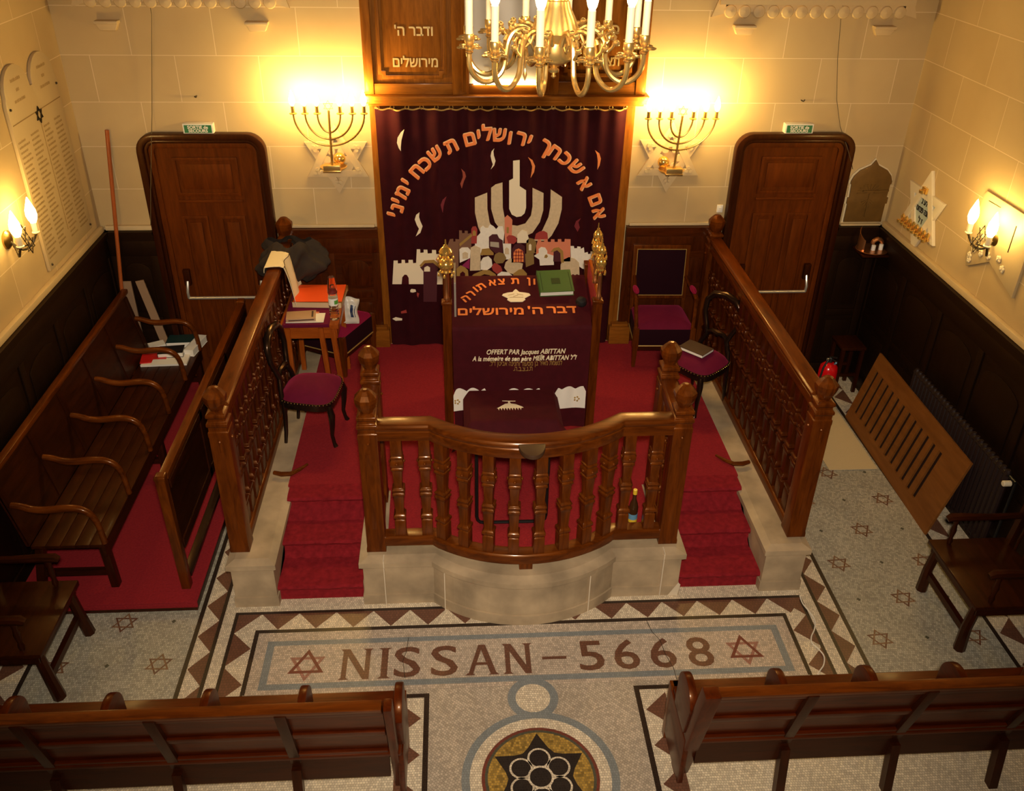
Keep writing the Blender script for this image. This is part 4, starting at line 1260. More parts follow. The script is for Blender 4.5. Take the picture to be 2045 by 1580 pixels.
hm = m.build('white_hem', 'satin', cl, smooth=True, label='white scalloped satin band near the bottom of the cover')
for x in (-0.44, 0.52):
    m = MB()
    for k in range(5):
        a = 2 * PI * k / 5
        m.sphere((x + 0.018 * math.cos(a), front_y(x, 0.75, 0.027), 0.745 + 0.018 * math.sin(a)), 0.008, 6, 4)
    m.build('embroidered_flower', 'gold', hm)
arc = [('ה', -0.358, 0.305), ('ר', -0.318, 0.355), ('ו', -0.279, 0.408), ('ת', -0.235, 0.440), ('א', -0.142, 0.483), ('צ', -0.070, 0.494), ('ת', 0.040, 0.500), ('ן', 0.150, 0.492), ('ו', 0.195, 0.490)]
for ch, a, b in arc:
    m = MB()
    rot = math.atan2(-(a - 0.08), 0.62)
    rot = {True: 0.62, False: rot}[a < -0.23] if a < -0.23 else -(a - 0.06) * 0.35
    text_into(m, ch, 0.105, desk_matrix(a, b, 0.0135, rot), 0, 0.0015, 0.003)
    m.build('letter', 'letter_orange', cl)
for wd, x0, x1 in (('מירושלים', -0.420, 0.085), ("ה'", 0.125, 0.235), ('דבר', 0.272, 0.50)):
    m = MB()
    text_into(m, heb(wd), 0.115, desk_matrix((x0 + x1) / 2, 0.168, 0.0135), 0, 0.0015, 0.003, width=x1 - x0)
    m.build('embroidered_word', 'letter_orange', cl)
m = MB()
crown = [(-0.045, 0.262), (0.05, 0.262), (0.075, 0.285), (0.068, 0.30), (0.118, 0.335), (0.108, 0.355), (0.07, 0.365), (0.03, 0.372), (0.012, 0.398), (0.004, 0.405), (-0.006, 0.396), (-0.022, 0.372), (-0.062, 0.366), (-0.098, 0.352), (-0.108, 0.335), (-0.062, 0.302), (-0.07, 0.285)]
pts = [desk_pt(a + 0.036, b, 0.0105) for a, b in crown]; pt2 = [desk_pt(a + 0.036, b, 0.0155) for a, b in crown]
n_ = len(crown)
m.add(pts + pt2, [tuple(range(n_)), tuple(range(n_, 2 * n_))] + [(i, (i + 1) % n_, n_ + (i + 1) % n_, n_ + i) for i in range(n_)])
cw = m.build('crown_emblem', 'cream', cl)
m = MB()
for a0, b0, a1, b1 in ((-0.05, 0.31, 0.06, 0.31), (-0.06, 0.335, -0.01, 0.35), (0.01, 0.35, 0.06, 0.335), (-0.02, 0.32, 0.02, 0.335)):
    m.bar(desk_pt(a0 + 0.036, b0, 0.0165), desk_pt(a1 + 0.036, b1, 0.0165), 0.003, 0.002)
m.build('crown_stitching', 'gold', cw)
def insc(body, x0, x1, z, mat, size=0.06, shear=0.18, bold=0.0012):
    m = MB()
    Mx = front_matrix((x0 + x1) / 2, -1.6, z)
    sh = Matrix.Identity(4); sh[0][1] = shear
    text_into(m, body, size, Mx @ sh, 0, 0.0008, bold, width=(x1 - x0))
    m.v = [(p[0], p[1] + 1.6 + front_y(p[0], p[2], 0.0085) , p[2]) for p in m.v]
    m.build('inscription_line', mat, cl)
insc('OFFERT PAR Jacques ABITTAN', -0.205, 0.405, 1.176, 'thread')
insc('A la mémoire de son père MEÏR ABITTAN ' + heb('ז"ל'), -0.312, 0.500, 1.122, 'thread')
insc(heb('לנשמת מאיר בן מסעוד וחנינה אביטן ז"ל.'), -0.180, 0.388, 1.074, 'gold', shear=0.0, bold=0.0)
insc(heb('ת.נ.צ.ב.ה.'), 0.005, 0.155, 1.031, 'gold', shear=0.0, bold=0.0)

bk = thing('prayer_book', 'thick green bound book lying on the sloping reading desk', 'book', tuple(desk_pt(0.355, 0.45, 0.008)))
def on_desk(m, a0, a1, b0, b1, h0, h1, rot=0.0):
    R = desk_matrix((a0 + a1) / 2, (b0 + b1) / 2, 0, rot)
    T = m.T; m.T = R
    m.box(-(a1 - a0) / 2, (a1 - a0) / 2, -(b1 - b0) / 2, (b1 - b0) / 2, h0, h1); m.T = T
m = MB(); on_desk(m, 0.226, 0.487, 0.333, 0.567, 0.0125, 0.054, 0.05); m.build('pages', 'paper', bk)
m = MB(); on_desk(m, 0.222, 0.494, 0.325, 0.575, 0.0085, 0.0125, 0.05); on_desk(m, 0.222, 0.494, 0.325, 0.575, 0.054, 0.059, 0.05); on_desk(m, 0.220, 0.227, 0.327, 0.573, 0.0085, 0.059, 0.05)
m.build('cover', 'book_green', bk)
m = MB(); on_desk(m, 0.325, 0.395, 0.415, 0.48, 0.059, 0.0605, 0.05)
for a in (0.245, 0.475): on_desk(m, a - 0.002, a + 0.002, 0.345, 0.555, 0.059, 0.0603, 0.05)
m.build('cover_emblem', 'book_emblem', bk)
m = MB()
T0 = desk_matrix(0.545, 0.225, 0.012)
m.T = T0
m.lathe((0, 0, 0), [(0.030, 0), (0.040, 0.01), (0.046, 0.03), (0.036, 0.055), (0.012, 0.066)], 16)
tag(m.build('microphone_foam', 'black_rubber', None, smooth=True), 'round dark foam microphone head lying at the right edge of the reading desk', 'microphone')
m = MB(); m.box(-0.445, -0.438, -1.50, -1.12, 1.46, 1.72)
pn = tag(m.build('acrylic_pane', 'acrylic'), 'clear acrylic pane standing along the left side of the reading desk', 'pane')
m = MB(); m.box(-0.449, -0.434, -1.503, -1.497, 1.44, 1.72); m.box(-0.449, -0.434, -1.49, -1.12, 1.718, 1.724)
m.build('pane_edge', 'steel', pn)
def rimon(name, label, x, y, z, fat):
    r = thing(name, label, 'torah finial', (x, y, z), 'gilt finials on the reading desk')
    m = MB(); m.lathe((x, y, z), [(0.020, 0), (0.022, 0.02), (0.016, 0.03), (0.018, 0.20), (0.021, 0.21), (0.021, 0.225)], 12); m.build('glass_sleeve', 'copper', r, smooth=True)
    k = 1.25 if fat else 0.85
    P = [(0.016, 0.225), (0.034, 0.235), (0.030, 0.25), (0.044, 0.27), (0.048, 0.295), (0.036, 0.325), (0.018, 0.34), (0.022, 0.348), (0.016, 0.356), (0.038, 0.372), (0.041, 0.392), (0.028, 0.418), (0.012, 0.432), (0.014, 0.44), (0.006, 0.447), (0.004, 0.485)]
    m = MB(); m.lathe((x, y, z), [(a * k, b) for a, b in P], 16); m.build('turned_body', 'polished_gold', r, smooth=True)
    for zz, rr in ((0.25, 0.040), (0.372, 0.040)):
        for q in range(6):
            a = 2 * PI * q / 6 + 0.3
            bx, by = x + rr * k * 1.15 * math.cos(a), y + rr * k * 1.15 * math.sin(a)
            m = MB(); m.tube([(bx, by, z + zz), (bx, by, z + zz - 0.022)], 0.0015, 4)
            m.lathe((bx, by, z + zz - 0.045), [(0.010, 0), (0.008, 0.012), (0.003, 0.024)], 8)
            m.build('little_bell', 'polished_gold', r, smooth=True)
rimon('torah_finial', 'thick gilt finial on the left front post of the reading desk', PX0, -1.54, 1.601, True)
rimon('torah_finial', 'slender gilt finial on the right front post of the reading desk, nearer the camera', PX1 + 0.005, -1.54, 1.601, False)
rimon('torah_finial', 'slender gilt finial behind the one on the right front post', PX1 - 0.008, -1.395, 1.666, False)

# low stand with its own small cover in front of the desk
sd = thing('low_stand', 'low black stand hidden under the small burgundy cloth before the reading desk', 'stand', (-0.03, -2.04, L))
MB().box(-0.325, 0.275, -2.22, -1.84, 0.925, 0.945).build('stand_top', 'blackwood_x', sd)
for x in (-0.30, 0.25):
    for y in (-2.17, -1.88):
        m = MB(); m.tube([(x, y, 0.925), (x, y, 0.44), (x, y, L)], 0.013, 8); m.build('leg', 'black_metal', sd)
cc = thing('stand_cover', 'small burgundy cloth with a cream candelabrum emblem and pointed corners, before the reading desk', 'cloth', (-0.03, -2.04, 0.945))
m = MB()
def sc_fn(u, v):
    # flat top with the front and side edges falling and pointed corners
    x = -0.46 + 0.86 * u; y = -1.80 - 0.60 * v
    z = 0.951
    cx0, cx1, cy1 = -0.345, 0.295, -2.215
    dx = max(0, cx0 - x, x - cx1); dy = max(0, cy1 - y)
    drop = math.hypot(dx, dy) + 0.15 * min(dx, dy)
    sx = -1 if x < 0 else 1
    xx = x + (-sx if False else 0)
    if dx > 0:
        x = (cx0 if x < cx0 else cx1) + sx * dx * (0.40 + 4.5 * dy)
    if dy > 0:
        y = cy1 - dy * (0.70 + 2.0 * dx)
    z -= 0.66 * drop
    z += 0.006 * math.sin(18 * u + 5 * v) * min(1, drop * 12)
    return (x, y, z)
m.grid(44, 34, sc_fn, 0, 0.003)
m.build('velvet_cloth', 'velvet', cc, smooth=True)
m = MB()
cx, cy = -0.05, -2.06
emb = [(-0.095, 0.0), (-0.08, 0.012), (-0.03, 0.06), (-0.008, 0.066), (-0.006, 0.095), (-0.05, 0.10), (-0.05, 0.106), (0.05, 0.100), (0.05, 0.094), (0.006, 0.092), (0.012, 0.064), (0.05, 0.052), (0.095, 0.018), (0.105, 0.005)]
for k in range(9):
    a = 0.088 - k * 0.0205
    emb += [(a, 0.0), (a - 0.004, -0.030), (a - 0.012, 0.002)]
m.prism([(cx + a, cy + b) for a, b in emb], 0.9525, 0.9555, 'xy')
m.build('candelabrum_emblem', 'cream', cc)
m = MB()
pth = [(-0.315, -2.745, 1.06)] + [(-0.315, -2.745, z) for z in (0.9, 0.6, 0.49)] + [(-0.309, -2.745, 0.458), (-0.29, -2.745, 0.438), (-0.26, -2.745, 0.4335), (0.12, -2.745, 0.4335), (0.15, -2.745, 0.438), (0.169, -2.745, 0.458), (0.175, -2.745, 0.49), (0.175, -2.745, 0.8), (0.175, -2.745, 1.06)]
m.tube(pth, 0.0125, 8)
m.tube([(-0.315, -2.745, 1.06), (0.175, -2.745, 1.06)], 0.011, 8)
tag(m.build('tubular_frame', 'black_metal', None, smooth=True), 'black tubular metal frame standing on the carpet just behind the curved balustrade', 'frame')
m = MB()
pts = [(0.012 + 0.083 * math.cos(PI + PI * i / 12), -3.205 + 0.13 * math.sin(PI + PI * i / 12)) for i in range(13)]
m.prism(pts, 1.395, 1.425, 'xy')
tag(m.build('half_round_shelf', 'dust_wood', None, bevel=0.006), 'small dark half-round wooden shelf fixed outside the middle of the curved handrail', 'shelf')
m = MB(); m.box(-0.205, -0.135, -3.055, -3.051, 1.235, 1.315)
tag(m.build('white_tag', 'paper'), 'small white card hanging under the curved handrail', 'card')
b = thing('bottle', 'small dark bottle with yellow cap on the carpet behind the balustrade', 'bottle', (0.79, -2.78, L))
m = MB(); m.lathe((0.79, -2.78, L), [(0.030, 0), (0.033, 0.008), (0.033, 0.15), (0.026, 0.185), (0.013, 0.225), (0.0125, 0.27)], 16); m.build('glass_body', 'bottle_brown', b, smooth=True)
m = MB(); m.lathe((0.79, -2.78, L), [(0.0338, 0.03), (0.0338, 0.10)], 16); m.build('paper_label', 'label_blue', b, smooth=True)
m = MB(); m.lathe((0.79, -2.78, L), [(0.0342, 0.03), (0.0342, 0.055)], 16); m.build('label_band', 'yellow_cap', b, smooth=True)
m = MB(); m.lathe((0.79, -2.78, L), [(0.0155, 0.265), (0.0155, 0.30), (0.013, 0.303)], 12); m.build('cap', 'yellow_cap', b, smooth=True)
# curved wooden bars on the landing edges
for s, side in ((-1, 'left'), (1, 'right')):
    m = MB()
    m.tube([(s * 1.84, -2.10, L + 0.018), (s * 1.78, -2.125, L + 0.02), (s * 1.71, -2.12, L + 0.018), (s * 1.65, -2.065, L + 0.018), (s * 1.60, -2.00, L + 0.018)], [0.016, 0.019, 0.018, 0.014, 0.009], 8)
    tag(m.build('curved_wooden_bar', 'oak_x', None, smooth=True), 'curved wooden bar on the landing at the foot of the %s side railing' % side, 'wooden bar')

# ================================================================== CHAIRS
def balloon_chair():
    # front looks towards -y
    r = thing('balloon_back_chair', 'black balloon-back chair with a crimson seat left of the desk, turned sideways', 'chair', (0, 0, 0), 'balloon-back chairs on the platform')
    m = MB()
    def seat(u, v):
        a = 2 * u - 1; b_ = 2 * v - 1
        w = 0.225 + 0.02 * -b_
        # rounded square plan
        k = 1 / max(1e-6, (abs(a) ** 4 + abs(b_) ** 4) ** 0.25) if max(abs(a), abs(b_)) > 0 else 0
        q = max(abs(a), abs(b_))
        x = a * k * q * w; y = b_ * k * q * 0.215
        return (x, y, 0.408 + 0.088 * (1 - q ** 2.8))
    m.grid(16, 16, seat)
    m.build('seat', 'velvet_chair', r, smooth=True)
    def sqr(a, w, d):
        c_, s_ = math.cos(a), math.sin(a)
        k = 1 / (abs(c_) ** 4 + abs(s_) ** 4) ** 0.25
        return (c_ * k * (w - 0.02 * s_ * k), s_ * k * d)
    ring_o = [sqr(2 * PI * i / 40, 0.232, 0.222) for i in range(40)]
    ring_i = [(x * 0.80, y * 0.80) for x, y in ring_o]
    m = MB(); m.ring(ring_o, ring_i, 0.345, 0.408, 'xy'); m.build('seat_frame', 'blackwood_x', r, smooth=True)
    m = MB()
    for i in range(60):
        a = 2 * PI * i / 60
        if math.sin(a) > 0.75: continue
        x, y = sqr(a, 0.236, 0.226)
        m.sphere((x, y, 0.404), 0.0042, 6, 4)
    m.build('nail_trim', 'brass', r)
    for sx in (-1, 1):
        m = MB(); m.tube([(sx * 0.19, -0.185, 0.37), (sx * 0.208, -0.205, 0.30), (sx * 0.202, -0.20, 0.20), (sx * 0.19, -0.188, 0.10), (sx * 0.195, -0.20, 0.03), (sx * 0.20, -0.212, 0.0)], [0.024, 0.027, 0.021, 0.015, 0.015, 0.020], 10)
        m.build('leg', 'blackwood_z', r, smooth=True)
        m = MB(); m.tube([(sx * 0.175, 0.175, 0.39), (sx * 0.175, 0.178, 0.25), (sx * 0.178, 0.187, 0.10), (sx * 0.18, 0.20, 0.0)], [0.020, 0.019, 0.016, 0.014], 8)
        m.build('leg', 'blackwood_z', r, smooth=True)
    m = MB()
    loop = [(-0.170, 0.185, 0.36), (-0.150, 0.195, 0.46), (-0.105, 0.208, 0.55), (-0.135, 0.220, 0.63), (-0.180, 0.235, 0.73), (-0.176, 0.249, 0.84), (-0.115, 0.258, 0.908), (0, 0.262, 0.93)]
    loop = loop + [(-x, y, z) for x, y, z in loop[-2::-1]]
    m.tube(loop, [0.020, 0.019, 0.021, 0.020, 0.021, 0.025, 0.030, 0.033, 0.030, 0.025, 0.021, 0.020, 0.021, 0.019, 0.020], 10, sx=1.0)
    m.tube([(-0.108, 0.211, 0.565), (-0.06, 0.214, 0.595), (0, 0.213, 0.590), (0.06, 0.214, 0.595), (0.108, 0.211, 0.565)], [0.018, 0.020, 0.026, 0.020, 0.018], 8)
    m.build('backrest', 'blackwood_z', r, smooth=True)
    return r
ch1 = balloon_chair()
ch1.location = (-1.595, -1.52, L); ch1.rotation_euler = (0, 0, PI / 2 - 0.13)
ch2 = dup(ch1, (1.62, -1.14, L), -0.95, 'black balloon-back chair with a book on its seat, right of the desk')
ob = thing('brown_book', 'small dark book lying askew on the seat of the right-hand black chair', 'book', (1.60, -1.13, L + 0.496))
R0 = Matrix.Translation((1.585, -1.145, L + 0.4965)) @ Matrix.Rotation(0.75, 4, 'Z')
m = MB(); m.T = R0; m.box(-0.085, 0.085, -0.115, 0.115, 0.003, 0.024); m.build('pages', 'paper', ob)
m = MB(); m.T = R0; m.box(-0.086, 0.090, -0.119, 0.119, 0.024, 0.028); m.box(-0.086, 0.090, -0.119, 0.119, 0, 0.003); m.box(0.086, 0.090, -0.119, 0.119, 0, 0.028); m.build('cover', 'book_brown', ob)

def square_armchair():
    r = thing('square_back_armchair', 'crimson armchair with a square gilt-edged back against the wall right of the ark', 'armchair', (0, 0, 0), 'upholstered armchair on the platform')
    m = MB()
    def seat(u, v):
        a, b_ = 2 * u - 1, 2 * v - 1
        q = max(abs(a), abs(b_))
        return ((0.268 - 0.025 * v) * a, -0.01 + 0.235 * b_, 0.392 + 0.070 * (1 - q ** 4))
    m.grid(14, 14, seat); m.build('seat', 'velvet_chair', r, smooth=True)
    m = MB(); m.prism([(-0.270, -0.247), (0.270, -0.247), (0.245, 0.230), (-0.245, 0.230)], 0.225, 0.394, 'xy'); m.build('seat_apron', 'velvet_dark', r, bevel=0.012)
    m = MB(); m.prism([(-0.262, -0.235), (0.262, -0.235), (0.238, 0.222), (-0.238, 0.222)], 0.175, 0.226, 'xy'); m.build('seat_frame', 'darkoak_x', r)
    m = MB(); m.tube([(-0.268, -0.249, 0.226), (0.268, -0.249, 0.226)], 0.006, 6); m.tube([(-0.268, -0.249, 0.226), (-0.252, 0.2, 0.226)], 0.005, 6); m.tube([(0.268, -0.249, 0.226), (0.252, 0.2, 0.226)], 0.005, 6); m.build('gilt_trim', 'gold', r)
    for sx in (-1, 1):
        m = MB(); m.sq((sx * 0.258, -0.232, 0), [(0.014, 0), (0.016, 0.02), (0.022, 0.19), (0.027, 0.215), (0.024, 0.40)]); m.build('leg', 'oak_z', r, bevel=0.003)
        m = MB(); m.tube([(sx * 0.235, 0.225, 0.42), (sx * 0.235, 0.24, 0.2), (sx * 0.238, 0.275, 0.0)], [0.022, 0.020, 0.016], 6); m.build('leg', 'oak_z', r)
        m = MB(); m.tube([(sx * 0.258, -0.222, 0.38), (sx * 0.266, -0.20, 0.50), (sx * 0.272, -0.165, 0.61), (sx * 0.272, -0.175, 0.66), (sx * 0.268, -0.05, 0.675), (sx * 0.25, 0.10, 0.70), (sx * 0.24, 0.20, 0.72)], [0.02, 0.018, 0.018, 0.022, 0.020, 0.018, 0.018], 8)
        ar = m.build('armrest', 'oak_y', r, smooth=True)
        m = MB(); m.sphere((sx * 0.262, -0.04, 0.695), 0.03, 10, 7, 0, (0.9, 3.0, 0.7)); m.build('arm_pad', 'velvet_magenta', ar, smooth=True)
    T = Matrix.Translation((0, 0.215, 0.44)) @ Matrix.Rotation(-0.10, 4, 'X')
    m = MB(); m.T = T
    m.ring([(-0.265, 0.05), (0.265, 0.05), (0.265, 0.57), (-0.265, 0.57)], [(-0.225, 0.085), (0.225, 0.085), (0.225, 0.53), (-0.225, 0.53)], -0.02, 0.02, 'xz')
    for sx in (-1, 1): m.box(sx * 0.245 - 0.018, sx * 0.245 + 0.018, -0.02, 0.02, -0.06, 0.06)
    bk_ = m.build('back_frame', 'oak_z', r, bevel=0.004)
    m = MB(); m.T = T; m.box(-0.226, 0.226, -0.016, 0.016, 0.084, 0.531); m.build('back_pad', 'velvet_dark', r, bevel=0.01)
    m = MB(); m.T = T
    q = [(-0.226, -0.023, 0.085), (0.226, -0.023, 0.085), (0.226, -0.023, 0.53), (-0.226, -0.023, 0.53)]
    m.tube(q, 0.0055, 6, closed=True); m.build('gilt_beading', 'gold', bk_)
    return r
ac = square_armchair()
ac.location = (1.462, -0.315, L); ac.rotation_euler = (0, 0, -0.03)
ac2 = dup(ac, (-1.54, -0.31, L), 1.12, 'crimson upholstered stool behind the small table with a white bag on it')
ac2.name = 'upholstered_stool'; ac2['category'] = 'stool'
del ac2['group']
for ch in list(ac2.children):
    if ch.name.split('.')[0] == 'seat':
        ch.data = ch.data.copy(); ch.data.materials[0] = M('velvet_magenta')
    if ch.name.startswith(('armrest', 'back_')):
        for g_ in list(ch.children):
            bpy.data.objects.remove(g_)
        bpy.data.objects.remove(ch)


# coat over the back of the left armchair
m = MB()
rn = random.Random(5)
def coat(u, v):
    a = 2 * PI * u
    t = v
    rr = 0.10 + 0.17 * math.sin(PI * min(1, t * 0.9 + 0.08)) ** 0.8
    rr *= 1 + 0.15 * math.sin(3 * a + 5 * t) + 0.10 * math.sin(7 * a + 11 * t + math.sin(4 * a)) + 0.03 * math.sin(15 * a - 13 * t + 2 * math.sin(3 * a))
    return (-1.86 + 1.05 * rr * math.cos(a), -0.32 + 0.62 * rr * math.sin(a), 1.60 - 0.36 * t + 0.02 * math.sin(5 * a))
m.grid(90, 30, coat)
tag(m.build('dark_coat', 'coat_cloth', None, smooth=True), 'rumpled dark coat heaped over the far end of the left railing, above the white cloth', 'coat')
# white cloth over the left rail
m = MB()
def wc(u, v):
    # hangs over the handrail: long fall inside, short fall outside
    s_ = -0.09 + 0.50 * v
    y = -0.80 + 0.38 * u + 0.03 * math.sin(4 * v)
    if s_ < -0.06:
        x, z = -1.93 - 0.072 - 0.01 * math.sin(9 * u), 1.540 + (s_ + 0.06)
    elif s_ < 0.06:
        x, z = -1.93 + 1.2 * s_, 1.548 + 0.006 * math.cos(s_ * 20)
    else:
        d = s_ - 0.06
        x, z = -1.93 + 0.072 + 0.22 * d + 0.012 * math.sin(10 * u + 3 * v), 1.540 - d * (0.95 + 0.15 * math.sin(3 * u))
        y += 0.10 * d
    return (x, y, z)
m.grid(18, 30, wc, 0, 0.004)
wcl = tag(m.build('white_cloth', 'prayer_cloth', None, smooth=True), 'cream cloth with thin dark piping draped over the far end of the left side railing', 'cloth')
m = MB()
for vv in (0.30, 0.93):
    m.tube([Vector(wc(u / 12, vv)) + Vector((0.004, -0.0, 0.004)) for u in range(13)], 0.003, 5)
m.tube([Vector(wc(0.08, 0.3 + 0.05 * k)) + Vector((0.004, -0.003, 0.003)) for k in range(13)], 0.003, 5)
m.build('piping', 'book_brown', wcl)

# ================================================================== SMALL TABLE AND ITS CONTENTS
TT = 1.17
tb = thing('small_table', 'small reddish wooden table with a crimson leather top left of the ark', 'table', (-1.63, -0.75, L))
MB().box(-1.855, -1.475, -1.07, -0.40, TT - 0.03, TT).build('leather_top', 'velvet_chair', tb, bevel=0.003)
m = MB(); m.box(-1.474, -1.40, -1.09, -0.38, TT - 0.035, TT + 0.004); m.box(-1.875, -1.4755, -0.399, -0.38, TT - 0.035, TT + 0.004); m.box(-1.875, -1.856, -1.09, -0.401, TT - 0.035, TT + 0.004)
m.build('wooden_border', 'orangewood_y', tb, bevel=0.003)
m = MB(); m.box(-1.85, -1.42, -1.05, -1.03, TT - 0.14, TT - 0.036); m.box(-1.85, -1.42, -0.53, -0.51, TT - 0.14, TT - 0.036); m.box(-1.85, -1.83, -1.03, -0.53, TT - 0.14, TT - 0.036); m.box(-1.44, -1.42, -1.03, -0.53, TT - 0.14, TT - 0.036)
m.build('apron', 'orangewood_x', tb)
for (x0, y0), (x1, y1) in (((-1.455, -1.055), (-1.425, -0.965)), ((-1.55, -1.05), (-1.525, -0.975)), ((-1.82, -1.05), (-1.84, -0.98)), ((-1.44, -0.50), (-1.43, -0.49)), ((-1.82, -0.50), (-1.83, -0.49))):
    m = MB(); m.bar((x0, y0, TT - 0.04), (x1, y1, L), 0.042, 0.042, 0, up=(0, 1, 0)); m.build('leg', 'orangewood_z', tb, bevel=0.003)
bx = thing('document_folder', 'stack of worn cardboard folders lying at the back of the small table', 'folder', (-1.63, -0.62, TT))
Rz = Matrix.Translation((-1.60, -0.60, TT + 0.005)) @ Matrix.Rotation(-0.06, 4, 'Z')
m = MB(); m.T = Rz; m.box(-0.205, 0.205, -0.17, 0.17, 0, 0.05); m.build('papers', 'paper_warm', bx)
m = MB(); m.T = Rz; m.box(-0.212, 0.212, -0.175, 0.175, 0.05, 0.055); m.box(-0.212, 0.212, 0.170, 0.177, 0, 0.055); m.build('board', 'plywood_x', bx)
m = MB(); m.T = Rz @ Matrix.Rotation(0.05, 4, 'Z'); m.box(-0.205, 0.205, -0.17, 0.165, 0.0555, 0.059)
tag(m.build('orange_folder', 'folder_orange'), 'bright orange folder on top of the cardboard folders', 'folder')
b2 = thing('tan_book', 'tan paperback lying on white sheets at the near edge of the small table', 'book', (-1.72, -0.97, TT))
Rb2 = Matrix.Translation((-1.715, -0.955, TT + 0.009)) @ Matrix.Rotation(0.10, 4, 'Z')
m = MB(); m.T = Rb2; m.box(-0.118, 0.118, -0.072, 0.072, 0, 0.020); m.build('pages', 'paper', b2)
m = MB(); m.T = Rb2; m.box(-0.12, 0.12, -0.074, 0.074, 0.020, 0.023); m.box(-0.12, 0.12, -0.078, -0.073, 0, 0.023); m.build('cover', 'book_tan', b2, bevel=0.002)
m = MB(); m.T = Rb2; m.box(-0.10, 0.105, -0.0785, -0.0775, 0.007, 0.016); m.box(0.085, 0.10, -0.05, 0.06, 0.0231, 0.0236); m.build('spine_writing', 'book_brown', b2)
m = MB(); m.T = Matrix.Translation((-1.66, -0.965, TT + 0.0065)) @ Matrix.Rotation(0.02, 4, 'Z'); m.box(-0.17, 0.135, -0.085, 0.085, -0.001, 0.0018)
tag(m.build('paper_sheets', 'paper'), 'white sheets of paper under the tan paperback', 'paper')
m = MB()
m.box(-1.66, -1.58, -0.885, -0.86, TT + 0.0055, TT + 0.012); m.T = Matrix.Translation((-1.70, -0.865, TT + 0.009)) @ Matrix.Rotation(0.7, 4, 'Z'); m.box(-0.03, 0.03, -0.006, 0.006, -0.003, 0.004)
tag(m.build('eyeglass_case', 'salmon'), 'small pinkish strip of paper above the tan paperback', 'paper')
bt = thing('water_bottle', 'clear plastic water bottle with a white and green label standing on the small table edge', 'bottle', (-1.437, -0.97, TT + 0.004))
bx_, by_, bz_ = -1.437, -0.985, TT + 0.0045
BS = Matrix.Translation((bx_, by_, bz_)) @ Matrix.Diagonal((1.18, 1.18, 1.18, 1)) @ Matrix.Translation((-bx_, -by_, -bz_))
m = MB(); m.T = BS
m.lathe((bx_, by_, bz_), [(0.028, 0), (0.033, 0.008), (0.033, 0.02), (0.030, 0.03), (0.034, 0.04), (0.030, 0.05), (0.034, 0.06), (0.030, 0.07), (0.034, 0.08), (0.029, 0.095), (0.033, 0.11), (0.033, 0.175), (0.028, 0.20), (0.016, 0.235), (0.0125, 0.25), (0.0125, 0.262)], 18)
m.build('plastic_body', 'clear_plastic', bt, smooth=True)
m = MB(); m.T = BS; m.lathe((bx_, by_, bz_), [(0.0337, 0.115), (0.0337, 0.168)], 18); lb = m.build('paper_label', 'label_white', bt, smooth=True)
m = MB(); m.T = BS
m.grid(6, 1, lambda u, v: (bx_ + 0.0341 * math.cos(-1.25 + 1.0 * u), by_ + 0.0341 * math.sin(-1.25 + 1.0 * u), bz_ + 0.125 + 0.030 * v)); m.build('label_patch', 'label_green', lb)
m = MB(); m.T = BS; m.lathe((bx_, by_, bz_), [(0.0285, 0.1995), (0.016, 0.2355)], 18); m.build('red_cap_seal', 'red_rubber', bt, smooth=True)
m = MB(); m.T = BS; m.lathe((bx_, by_, bz_), [(0.034, 0.205), (0.0335, 0.212), (0.0245, 0.318), (0.0235, 0.32)], 18)
tag(m.build('plastic_cup', 'smoky_plastic', None, smooth=True), 'translucent plastic cup upside down over the neck of the water bottle', 'cup')
# bag on the side chair
BG = Matrix.Translation((-1.375, -0.50, L + 0.462)) @ Matrix.Rotation(0.25, 4, 'Z') @ Matrix.Rotation(-0.22, 4, 'X') @ Matrix.Rotation(0.10, 4, 'Y')
def bag(u, v, side):
    e = max(0.0, math.sin(PI * u) * math.sin(PI * min(1, v * 0.93))) ** 0.5
    w = 0.150 - 0.02 * math.sin(PI * v)
    return ((u - 0.5) * w + 0.006 * math.sin(9 * v), side * (0.034 * e * (1 + 0.18 * math.sin(11 * u + 7 * v)) + 0.004 * math.sin(23 * v) * e), 0.235 * v + 0.012 * math.sin(5 * u) * v)
m = MB(); m.T = BG
m.grid(14, 18, lambda u, v: bag(u, v, -1)); m.grid(14, 18, lambda u, v: bag(u, v, 1))
bg = tag(m.build('plastic_bag', 'plastic_bag', None, smooth=True), 'small white plastic bag with dark blue print on the crimson stool', 'bag')
for k, (u0, u1) in enumerate(((0.46, 0.66), (0.74, 0.79))):
    m = MB(); m.T = BG
    m.grid(5, 8, lambda u, v: tuple(Vector(bag(u0 + (u1 - u0) * u, 0.28 + 0.45 * v, -1)) + Vector((0, -0.003, 0))))
    m.build('printed_stripe', 'navy', bg)
